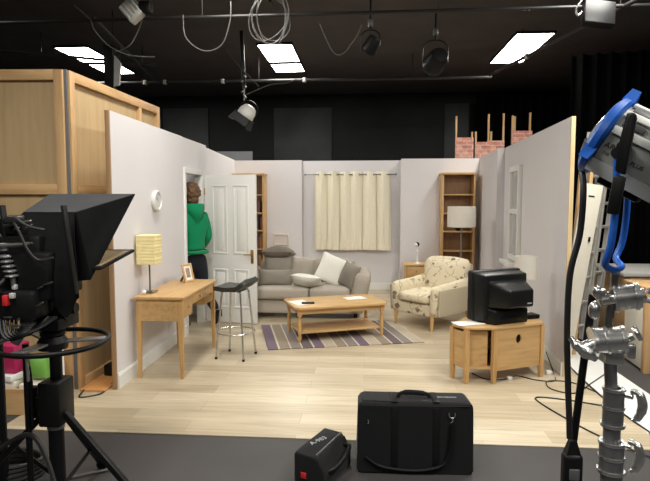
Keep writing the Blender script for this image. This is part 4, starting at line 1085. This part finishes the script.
# lamp: u = axis from front ring (upper left) to rear (lower right), v = up across it, w = away from the camera
t = thing('studio_lamp', 'blue and grey fresnel studio lamp tilted on the lighting stand', 'studio lamp', (LX, LY, 0), -31)
def lamp():
    ang = 31
    c0 = Vector((-.034, 0, 1.818))          # centre of the front ring, local
    u = Vector((math.cos(R(ang)), 0, -math.sin(R(ang)))); v = Vector((math.sin(R(ang)), 0, math.cos(R(ang)))); w = Vector((0, 1, 0))
    M = Matrix(((u.x, w.x, v.x, c0.x), (u.y, w.y, v.y, c0.y), (u.z, w.z, v.z, c0.z), (0, 0, 0, 1)))
    # local: X along axis, Y depth, Z up
    def ringm(x0, x1, rad, mat, name, flatk=1):
        m = MB(); m.M = M; m.lathe([(0, x0), (rad-.012, x0), (rad, x0+.008), (rad, x1-.008), (rad-.012, x1), (0, x1)], (0, 0, 0), 40, RY(90)); return m
    m = ringm(-.016, .016, .108, BLUE, '')
    for a in (90, 210, 330):
        m.M = M @ RX(a-90); m.hull([(-.016, -.02, .10), (-.016, .02, .10), (.016, -.02, .10), (.016, .02, .10), (-.012, 0, .135), (.012, 0, .135)])
    m.build('front_ring', BLUE, t)
    m = MB(); m.M = M; m.lathe([(0, -.035), (.03, -.034), (.06, -.026), (.088, -.012), (0, -.012)], (0, 0, 0), 36, RY(90)); m.build('fresnel_lens', plain('lens_glass', srgb(150, 155, 158), .1, var=.1), t)
    # housing: flat sides, arched top
    K = Matrix(((0, 0, 1, 0), (1, 0, 0, 0), (0, 1, 0, 0), (0, 0, 0, 1)))
    prof = [(-.070, -.085), (.070, -.085), (.085, -.055), (.085, .025)]+[(.085*math.cos(R(a)), .025+.070*math.sin(R(a))) for a in range(15, 180, 15)]+[(-.085, .025), (-.085, -.055)]
    m = MB(); m.M = M @ K; m.prism(prof, .014, .185, .004); m.build('housing', LGREY, t)
    for i, a in enumerate((180, 162, 144, 126, 106)):
        y, z = .0885*math.cos(R(a)), .025+.0735*math.sin(R(a))
        m = MB(); m.M = M @ T(0, y, z) @ RX(a-90)
        if i in (1, 3):
            for x0, x1 in ((.03, .085), (.105, .17)): m.box(x0, -.008, -.003, x1, .008, .003, .001)
            m.build('louvre_slot', LDARK, t)
        else:
            m.box(.02, -.010, -.002, .18, .010, .007, .002); m.build('louvre', LLIGHT, t)
    m = MB(); m.M = M; m.hull([(.012, -.090, -.058), (.19, -.090, -.058), (.012, -.074, -.092), (.19, -.074, -.092), (.012, -.065, -.055), (.19, -.065, -.092)])
    m.build('lower_trim', LLIGHT, t)
    m = MB(); m.M = M @ K
    m.prism([(x*1.1, z*1.08) for x, z in prof], .185, .21, .004); m.prism([(x*.92, z*.92) for x, z in prof], .21, .275, .01); m.build('rear_cap', BLUE, t)
    Mt = M @ T(0, -.0862, 0) @ RX(90)
    text_mesh('ARRI', .021, 'lettering', INK, t, Mt @ T(.045, -.016, 0))
    text_mesh('650', .011, 'lettering', GREYP, t, Mt @ T(.036, -.035, 0))
    text_mesh('PLUS', .015, 'lettering', INK, t, Mt @ T(.116, -.030, 0))
    # tilt lock, handle
    hp = M @ Vector((.068, -.088, -.004))
    MB().cyl(tuple(hp), tuple(hp+Vector((0, -.05, 0))), .013, seg=20).build('tilt_boss', BLK, t)
    m = MB(); q = hp+Vector((0, -.055, 0))
    m.hull([tuple(q+Vector(p)) for p in ((.008, -.010, .072), (.030, -.010, .066), (.008, .010, .072), (.030, .010, .066), (-.012, -.010, -.06), (.010, -.010, -.07), (-.012, .010, -.06), (.010, .010, -.07), (.010, -.010, .08), (.026, -.010, .078))])
    bmesh.ops.bevel(m.bm, geom=list(m.bm.edges), offset=.004, segments=2, profile=.5, affect='EDGES'); m.build('tilt_handle', BLK, t)
    m = MB(); m.cbox(tuple(q+Vector((-.008, .0, -.118))), (.028, .018, .095), .006, rot=(0, 8, 0)); m.build('grip_lever', BLK, t)
    # stirrup yoke: near arm, bottom bow, far arm
    zb = 1.462
    yx = hp.x-.012
    pts = [(yx, -.118, 1.77), (yx, -.120, 1.62), (yx-.008, -.118, 1.53), (yx-.02, -.10, 1.485), (.01, -.06, zb+.004), (.002, 0, zb), (.01, .06, zb+.004), (yx-.02, .10, 1.485), (yx-.008, .118, 1.53), (yx, .12, 1.62), (yx, .118, 1.77)]
    MB().tube(pts, .009, 10, sm=4).build('yoke', BLUE, t)
    for s in (-1, 1): MB().cyl((yx, s*.08, 1.765), (yx, s*.128, 1.765), .014).build('pivot', BLK, t)
    # underside fittings
    m = MB(); m.M = M; m.box(.05, -.05, -.11, .16, .05, -.084, .006); m.build('underside_box', BLK, t)
lamp()
t = thing('black_pole', 'slanting black pole leaning on the lighting stand at the right', 'pole', (.50, 1.52, 0))
MB().cyl((0, 0, .0), (.140, .035, 1.385), .0105, seg=14).build('tube', BLKM, t)
MB().sphere((0, 0, .012), .012).build('end_cap', BLK, t)
t = thing('lamp_cable', 'thick black lamp cable with inline switch box hanging in front of the right set wall', 'cable', (.578, 1.5, .90))
MB().tube([(.05, .10, .92), (.02, .06, .86), (.005, 0, .78), (.0, 0, .66), (-.022, 0, .55), (-.025, 0, .40), (-.018, 0, .25), (-.012, 0, .16), (-.008, 0, .09)], .0085, 8, sm=8).build('flex', CABLE, t)
m = MB(); m.box(-.026, -.02, -.09, .026, .02, .05, .012, 3); m.hull([(-.02, -.015, .045), (.02, -.015, .045), (-.02, .015, .045), (.02, .015, .045), (-.009, -.008, .085), (.009, -.008, .085), (-.009, .008, .085), (.009, .008, .085)]); m.build('switch_box', BLK, t)
MB().box(-.014, -.024, -.02, .014, -.018, .012, .003).build('rocker', DARKST, t)
MB().tube([(.0, 0, -.085), (-.01, -.05, -.3), (-.03, -.10, -.6), (-.05, -.16, -.885), (-.08, -.30, -.892), (.02, -.45, -.892)], .008, 8, sm=6).build('tail', CABLE, t)

# ---- clutter beyond the right wall
t = thing('white_board', 'tall white board leaning behind the right set wall', 'board', (1.935, 5.62, .012), 4)
M0 = RY(8.5)
m = MB(); m.M = M0; m.box(0, 0, 0, .19, .03, 1.83, .004); m.build('panel', CREAM, t)
m = MB(); m.M = M0; m.box(.06, -.003, 1.70, .12, .0, 1.715); m.build('label_strip', INK, t)
m = MB(); m.M = M0; m.box(.135, -.012, 1.25, .155, .0, 1.30, .003); m.build('catch', BLK, t)
for i, (x, h, a) in enumerate(((2.11, 2.04, 3.2), (2.155, 2.10, 2.4), (2.205, 2.0, 3.4))):
    m = MB(); m.M = RY(a); m.box(0, 0, 0, .032, .045, h, .002); tag(m.build('timber_batten', PINE, loc=(x, 5.80, .014), rz=0), ['shortest visible timber batten behind the white board, nearest the set wall', 'middle timber batten standing behind the white board', 'timber batten behind the white board, nearest the ladder'][i], 'batten', 'timber battens behind the white board')
def ladder(loc, rz, lean, W, L, label, n):
    t = thing('ladder', label, 'ladder', loc, rz, 'aluminium ladders')
    M = RY(lean)
    for y in (0, W):
        m = MB(); m.M = M; m.box(-.012, y-.035, 0, .012, y+.035, L, .003); m.box(-.03, y-.035, 0, .03, y-.029, L); m.box(-.03, y+.029, 0, .03, y+.035, L); r = m.build('rail', ALU, t)
        m = MB(); m.M = M; m.box(-.034, y-.04, -.002, .034, y+.04, .06, .004); m.build('rubber_foot', BLK, r)
    for i in range(n):
        z = .22+i*.28
        if z > L-.1: break
        m = MB(); m.M = M; m.box(-.018, .03, z-.016, .018, W-.03, z+.016, .004); m.build('rung', ALU, t)
    return t
ladder((2.21, 6.05, .013), -52, 5.5, .34, 2.35, 'near aluminium ladder leaning beside the white board', 9)
ladder((2.58, 6.6, .001), -48, 6, .34, 2.3, 'far aluminium ladder behind the lighting stand', 9)
t = thing('workbench', 'grey topped workbench with wooden end panels against the black drape', 'workbench', (3.12, 6.75, 0))
MB().box(-.15, -.35, .77, 1.3, .65, .81, .006).build('bench_top', plain('grey_laminate', srgb(172, 170, 164), .5), t)
for x in (-.10, 1.2): MB().box(x, -.30, 0, x+.05, .60, .77, .004).build('end_panel', PINE, t)
MB().box(-.05, -.10, .05, .15, .5, .765, .004).build('inner_panel', GREYP, t)
m = MB(); m.box(-.05, -.31, .66, 1.2, -.285, .77, .003); m.build('front_rail', PINEX, t)
t = thing('pale_cabinet', 'pale wooden cabinet standing at the right edge before the workbench', 'cabinet', (2.66, 5.25, 0), -4)
m = MB(); m.box(0, 0, .02, .55, .5, .80, .006); m.build('body', CREAM, t); m = MB(); m.box(-.02, -.02, .80, .57, .52, .83, .004); m.build('top', PINEX, t)
m = MB(); m.box(-.012, -.012, 0, .05, .05, .80, .003); m.build('corner_post', PINE, t); MB().box(.06, -.014, .06, .53, 0, .76, .004).build('door', CREAM, t)
t = thing('metal_post', 'slim grey metal post standing before the black drape at the right', 'post', (3.16, 7.7, 0)); MB().cyl((0, 0, .02), (0, 0, 2.6), .02).build('tube', GREYP, t); MB().box(-.14, -.14, 0, .14, .14, .02, .003).build('base_plate', GREYP, t)
def drape(x0, y0, x1, y1, z0, z1, label, nf):
    a, b = Vector((x0, y0, 0)), Vector((x1, y1, 0)); d = (b-a); n = Vector((-d.y, d.x, 0)).normalized()
    m = MB(); m.grid(lambda u, v: tuple(a+d*u+n*.05*math.sin(u*nf*6.283)*(1-.3*v)+Vector((0, 0, z1+(z0-z1)*v))), nf*8, 4, .006)
    return tag(m.build('black_drape', DRAPE), label, 'drape', 'black studio drapes')
drape(3.0, 8.3, 5.9, 7.6, .01, 3.75, 'black drape hanging behind the workbench on the right', 16)
drape(2.3, 11.6, 5.8, 11.5, .01, 3.8, 'black drape hanging across the right of the studio back wall', 18)
z = .014
cable('black cable lying along the white floor strip', [(2.05, 6.2, z+.004), (2.03, 5.6, z+.004), (1.99, 4.9, z), (1.98, 4.3, z), (2.02, 3.7, z), (1.98, 3.3, .008), (2.1, 2.8, .008)], .007)
cable('thin cable looping across the laminate by the right set wall', [(2.3, 5.2, .02), (2.0, 4.85, .018), (1.78, 4.62, z), (1.62, 4.72, z), (1.66, 4.92, z), (1.86, 4.90, z), (1.98, 4.66, z)], .005)
cable('thin cable trailing over the laminate toward the black floor', [(1.9, 4.35, z), (1.65, 4.46, z), (1.44, 4.5, z), (1.42, 4.38, z), (1.52, 4.05, z), (1.62, 3.8, z), (1.75, 3.58, z), (1.92, 3.35, .008), (2.0, 3.0, .008)], .006)
cable('thin cable on the black floor between the bench and the ladders', [(2.5, 6.1, .008), (2.75, 6.4, .008), (2.65, 6.8, .008), (2.9, 7.0, .008)], .006)
# brick pieces behind the back wall
for i, (x0, x1, z1, L) in enumerate(((1.72, 2.06, 2.84, [(0, 3.25), (.30, 2.95)]), (2.10, 2.38, 2.76, [(.0, 2.96), (.24, 3.29)]), (2.385, 2.665, 2.79, [(.02, 2.97), (.25, 3.31)]), (2.83, 3.2, 2.98, [(-.01, 3.28), (.03, 3.26), (.32, 3.33)]))):
    t = thing('brick_flat', ['leftmost brick-painted scenery piece, right behind the right-hand bookcase', 'second brick-painted scenery piece from the left, its left batten short', 'third brick-painted scenery piece from the left, just behind the right set wall', 'rightmost and highest brick-painted scenery piece above the right set wall'][i], 'scenery flat', (x0, 10.6+.06*i, 0), 0, 'brick-painted scenery pieces')
    MB().box(0, 0, 0, x1-x0, .03, z1).build('brick_panel', BRICK, t)
    for x, zt in L: MB().box(x, .031, .0, x+.034, .07, zt, .002).build('batten', PINE, t)
# grey sheet behind the set; back-wall light patches built in as lighter sheets
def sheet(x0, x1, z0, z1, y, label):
    m = MB(); m.box(x0, y, z0, x1, y+.04, z1, .004); return tag(m.build('sheet_or_light_patch', GREYP if y < 12 else plain('wall_light_patch', srgb(58, 60, 61), .55, var=.25, sc=1.5, spec=.25), ), label, 'panel', 'grey panels at the studio back')
sheet(-3.1, -2.16, 0, 2.58, 10.3, 'low grey sheet rising just behind the back left corner of the set')
sheet(-4.6, -3.55, 1.2, 3.72, 12.15, 'patch of light put in as a dark grey sheet on the studio back wall, left above the plywood flat')
sheet(-2.05, -.75, 1.2, 3.7, 12.15, 'patch of light put in as a dark grey sheet on the studio back wall above the curtained window')
sheet(1.72, 2.25, 1.2, 3.75, 12.15, 'patch of light put in as a dark grey sheet on the studio back wall above the right bookcase')

# ================================================================== CEILING
def panel(x, y, ln, split, label):
    t = thing('ceiling_light', label, 'ceiling light', (x, y, CEIL-.03), 0, 'ceiling light panels')
    m = MB(); w = .275
    m.box(-w, -.03, 0, -w+.02, ln+.03, .03); m.box(w-.02, -.03, 0, w, ln+.03, .03); m.box(-w+.02, -.03, 0, w-.02, 0, .03); m.box(-w+.02, ln, 0, w-.02, ln+.03, .03)
    m.box(-w+.02, -.0, .026, w-.02, ln, .03)
    for s in split: m.box(-w+.02, s-.085, 0, w-.02, s+.085, .026)
    m.build('frame', BLKM, t)
    ys = [0]+[v for s in split for v in (s-.085, s+.085)]+[ln]
    for a, b in zip(ys[::2], ys[1::2]): MB().box(-w+.02, a, .004, w-.02, b, .024).build('diffuser', LAMPE, t)
    return t
panel(-1.37, 8.22, 1.72, [1.08], 'ceiling light panel above the back of the set, behind the cable coil')
panel(2.37, 7.95, 1.62, [], 'ceiling light panel at the upper right above the brick pieces')
panel(-4.50, 8.14, 1.72, [.95], 'ceiling light panel at the upper left above the plywood flats')
def area(x, y, pw, sx=.55, sy=1.72):
    l = bpy.data.lights.new('ceiling_lamp', 'AREA'); l.shape = 'RECTANGLE'; l.size = sx; l.size_y = sy; l.energy = pw; l.color = (1, .97, .9)
    o = bpy.data.objects.new('ceiling_lamp', l); COL.objects.link(o); o.location = (x, y, CEIL-.03)
PW = {'rows': [(-1.37, 4.9, 75), (2.37, 4.9, 135), (-4.5, 4.9, 15), (-1.37, 1.2, 110), (2.37, 1.2, 170), (-4.5, 1.2, 15), (-1.37, -2.4, 60), (2.37, -2.4, 60)]}
for x, y, p in PW['rows']: area(x, y, p)
# lighting grid: each pipe its own thing
def pipe(a, b, label, r=.020, clamps=()):
    t = thing('grid_pipe', label, 'pipe', a, 0, 'lighting grid pipes')
    d = Vector(b)-Vector(a)
    MB().cyl((0, 0, 0), tuple(d), r, seg=12).build('tube', plain('pipe_paint', srgb(40, 38, 38), .5, .2) if 'pipe_paint' not in bpy.data.materials else bpy.data.materials['pipe_paint'], t)
    n = max(2, int(d.length/2.4))
    for i in range(n):
        p = d*((i+.5)/n); MB().cyl(tuple(p), (p.x, p.y, CEIL-a[2]+(a[2]-a[2])), .006, seg=6).build('hanger', BLKM, t)
    for c in clamps:
        p = d*c; m = MB(); m.box(p.x-.025, p.y-.035, p.z-.035, p.x+.025, p.y+.035, p.z+.035, .006); m.build('clamp', ALU, t)
    return t
pipe((-5.5, 5.85, 3.6), (4.5, 5.80, 3.6), 'lighting grid pipe nearest the camera, crossing the whole ceiling')
pipe((-5.5, 8.9, 3.6), (2.0, 8.95, 3.6), 'far lighting grid pipe crossing behind the hanging spotlight', .024, (.245, .29, .42, .6))
pipe((1.94, 8.8, 3.6), (2.80, 4.9, 3.6), 'lighting grid pipe running back on the right below the bright panel', .022, (.28,))
pipe((-3.0, 5.9, 3.66), (-3.55, 9.0, 3.66), 'lighting grid pipe running back on the left', .022)
pipe((-5.0, 7.2, 3.7), (-3.2, 8.2, 3.7), 'short lighting grid pipe slanting above the plywood flats', .02)
# hanging spotlight on drop pole
t = thing('hanging_spotlight', 'white spotlight with black barn doors hanging on a pole', 'spotlight', (-1.70, 7.6, 3.19))
MB().cyl((.0, 0, .02), (-.03, 0, .80), .028, seg=14).build('drop_pole', BLKM, t)
MB().cyl((0, 0, -.14), (.0, 0, .3), .014, seg=12).build('inner_pole', DARKST, t)
m = MB(); m.M = T(.02, 0, -.33) @ RY(38)
m.tube([(-.13, 0, .0), (-.13, 0, .10), (-.08, 0, .17), (0, 0, .19), (.08, 0, .17), (.13, 0, .10), (.13, 0, 0)], .008, 8, sm=4); m.build('yoke', BLKM, t)
m = MB(); m.M = T(.03, 0, -.33) @ RY(35); m.lathe([(0, .13), (.05, .125), (.09, .10), (.12, .04), (.125, -.03), (.115, -.05), (0, -.05)], (0, 0, 0), 28); m.build('housing', WHITE, t)
m = MB(); m.M = T(.03, 0, -.33) @ RY(35); m.box(-.13, -.13, -.07, .13, .13, -.045, .006)
for s in (-1, 1):
    m.hull([(s*.12, -.12, -.06), (s*.12, .12, -.06), (s*.13, -.12, -.06), (s*.13, .12, -.06), (s*.15, -.15, -.18), (s*.15, .15, -.18), (s*.157, -.15, -.18), (s*.157, .15, -.18)])
    m.hull([(-.12, s*.12, -.06), (.12, s*.12, -.06), (-.12, s*.13, -.06), (.12, s*.13, -.06), (-.13, s*.15, -.16), (.13, s*.15, -.16), (-.13, s*.157, -.16), (.13, s*.157, -.16)])
m.build('barn_doors', BLK, t)
m = MB()
for i in range(5): m.cbox((.02*(-1)**i, -.02, -.10+.07*i), (.04, .03, .02), .004, rot=(0, 30*(-1)**i, 0))
m.build('clamp', STEEL, t)
# other lanterns on the grid
def lantern(loc, rx, ry, label, mat, front, s=1.0):
    t = thing('stage_lantern', label, 'stage lantern', loc, 0, 'stage lanterns on the grid')
    M = T(0, 0, -.30*s) @ RX(rx) @ RY(ry) @ SCL(s, s, s)
    m = MB(); m.M = M; m.lathe([(0, .16), (.08, .155), (.10, .12), (.11, -.02), (.12, -.06), (.11, -.09), (.09, -.09), (.088, -.07), (0, -.07)], (0, 0, 0), 24); m.build('housing', mat, t)
    m = MB(); m.M = M; m.lathe([(0, -.075), (.05, -.08), (.087, -.071)], (0, 0, 0), 24); m.build('lens', front, t)
    m = MB(); m.tube([(-.13*s, 0, -.30*s), (-.13*s, 0, -.14*s), (-.06*s, 0, -.07*s), (.06*s, 0, -.07*s), (.13*s, 0, -.14*s), (.13*s, 0, -.30*s)], .008, 8, sm=3); m.cyl((0, 0, -.075*s), (0, 0, CEIL-loc[2]), .012); m.build('yoke', BLKM, t)
    m = MB(); m.box(-.03, -.035, -.01, .03, .035, .06, .006); m.build('hook_clamp', DARKST, t)
    return t
LENSD = plain('dark_lens', srgb(90, 88, 80), .25, var=.15)
lantern((.86, 6.95, 3.70), 70, 15, 'round dark stage lantern above the right end of the curtain', BLK, LENSD, 1.15)
lantern((.05, 6.3, 3.62), 20, 30, 'small dark stage lantern hanging above the curtain', BLK, LENSD, .8)
t = thing('floodlight', 'dark square floodlight at the top right on the slanting pipe', 'floodlight', (2.30, 5.75, 3.62))
MB().cbox((.0, -.05, -.13), (.30, .10, .26), .015, rot=(-18, 8, 0)).build('housing', BLK, t)
m = MB(); m.cbox((0, .03, .0), (.06, .06, .10), .006); m.cyl((0, .03, .04), (0, .03, CEIL-3.62), .014); m.build('bracket', DARKST, t)
m = MB(); m.tube([(-.15, 0, .02), (-.20, 0, -.06), (-.18, 0, -.12), (-.13, 0, -.08)], .012, 8, sm=4); m.build('safety_hook', CHROME, t)
t = thing('floodlight', 'silver finned floodlight at the top left corner of the grid', 'floodlight', (-2.42, 5.6, 3.66))
MB().cbox((0, 0, -.06), (.16, .12, .20), .01, rot=(0, -40, 0)).build('housing', ALU, t)
m = MB()
for i in range(4): m.cbox((-.05+.03*i, -.062, -.09+.03*i), (.01, .02, .16), .002, rot=(0, -40, 0))
m.build('fin', LLIGHT, t); MB().cbox((.14, .02, -.02), (.12, .12, .12), .02).build('ballast', BLK, t); m = MB(); m.cbox((.02, .02, .02), (.05, .05, .06), .005); m.cyl((.02, .02, .04), (.02, .02, CEIL-3.66), .014); m.build('clamp', DARKST, t)
t = thing('hanging_bracket', 'silver and black bracket hanging above the plywood flats', 'bracket', (-3.25, 6.95, 3.52))
MB().box(-.14, -.03, -.42, -.02, .03, .13, .006).build('black_plate', BLK, t); MB().hull([(-.02, -.02, -.40), (.05, -.02, -.38), (-.02, .02, -.40), (.05, .02, -.38), (0, -.02, .0), (.08, -.02, -.10), (0, .02, .0), (.08, .02, -.10)]).build('silver_plate', ALU, t)
# cables slung from the grid
def cz(label, pts, r=.006, mat=CABLEG): return cable(label, pts, r, mat, 'hanging_cable', 8, 'cables slung from the lighting grid')
from_px = None
cz('grey cable hanging in a deep loop above the left set wall', [(-1.95, 5.8, 3.62), (-1.93, 5.8, 3.40), (-1.80, 5.8, 3.27), (-1.66, 5.8, 3.24), (-1.52, 5.8, 3.32), (-1.44, 5.8, 3.55), (-1.43, 5.8, 3.75)])
cz('grey cable hanging past the upper left ceiling light', [(-2.35, 5.8, 3.75), (-2.40, 5.8, 3.58), (-2.50, 5.85, 3.42), (-2.58, 5.85, 3.32), (-2.75, 5.9, 3.27)])
cz('long grey cable drooping at the top left corner', [(-3.15, 5.8, 3.75), (-2.98, 5.8, 3.60), (-2.93, 5.8, 3.48), (-2.80, 5.85, 3.33), (-2.60, 5.9, 3.24), (-2.35, 6.0, 3.24)])
cz('thin cable dipping above the left part of the curtain', [(-.52, 6.2, 3.62), (-.40, 6.2, 3.36), (-.33, 6.2, 3.28), (-.24, 6.2, 3.30), (-.10, 6.2, 3.48), (-.05, 6.2, 3.60)], .005)
cz('pale cable hooked at the top right corner', [(2.76, 4.9, 3.6), (2.46, 4.9, 3.52), (2.42, 4.9, 3.38), (2.46, 4.9, 3.28), (2.56, 4.9, 3.26), (2.70, 4.9, 3.30)])
cz('thin cable running from the hanging spotlight to the ceiling light', [(-1.68, 7.6, 3.12), (-1.55, 7.7, 3.20), (-1.35, 7.8, 3.30), (-1.15, 7.9, 3.34), (-1.0, 8.0, 3.42)], .006)
cz('thin cable slanting down beside the drop pole', [(-1.95, 7.6, 3.75), (-1.80, 7.6, 3.55), (-1.60, 7.55, 3.35), (-1.48, 7.55, 3.22)], .007)
t = thing('hanging_cable_coil', 'coil of grey cable hanging from the grid above the ceiling light', 'cable coil', (-.98, 5.6, 3.50), 0)
for i, (rx, rz_, dx, tl) in enumerate(((.17, .22, 0, 0), (.19, .20, .01, .1), (.15, .22, .02, -.08), (.20, .17, -.02, .15), (.17, .18, .03, -.15))):
    pts = [(dx+rx*math.cos(a)+tl*.2*math.sin(a), .03*i-.06, 1.25*rz_*math.sin(a)+.02*math.sin(2*a+i)) for a in [2*math.pi*q/28 for q in range(28)]]
    MB().tube(pts, .0055, 6, True).build('loop', CABLEG, t)
MB().tube([(.02, 0, .22), (.0, 0, .16), (.0, 0, .20), (.0, .2, .20)], .012, 6, sm=3).build('tie', BLK, t)
t = thing('ceiling_trunking', 'dark trunking running across the ceiling above the near grid pipe', 'trunking', (-5.5, 5.3, 3.72)); MB().box(0, 0, 0, 10, .16, .08, .004).build('tray', BLKM, t); m = MB(); [m.box(i*2.4+.5, .07, .08, i*2.4+.53, .09, CEIL-3.72) for i in range(4)]; m.build('hanger', BLKM, t)

# ================================================================== CAMERA, WORLD
cd = bpy.data.cameras.new('camera'); co = bpy.data.objects.new('camera', cd); COL.objects.link(co)
cd.sensor_fit = 'HORIZONTAL'; cd.sensor_width = 36; cd.lens = 540/650*36; cd.clip_start = .05
yaw, pit = math.atan(40/540), math.atan(40.5/540)
co.location = (0, 0, 1.65); co.rotation_euler = (math.pi/2-pit, 0, yaw)
SC.camera = co
wd = bpy.data.worlds.new('world'); SC.world = wd; wd.use_nodes = True
wd.node_tree.nodes['Background'].inputs[0].default_value = (.9, .92, 1, 1); wd.node_tree.nodes['Background'].inputs[1].default_value = .02
SC.view_settings.view_transform = 'Standard'; SC.view_settings.look = 'None'; SC.view_settings.exposure = .15; SC.view_settings.gamma = 1; SC.view_settings.use_curve_mapping = False
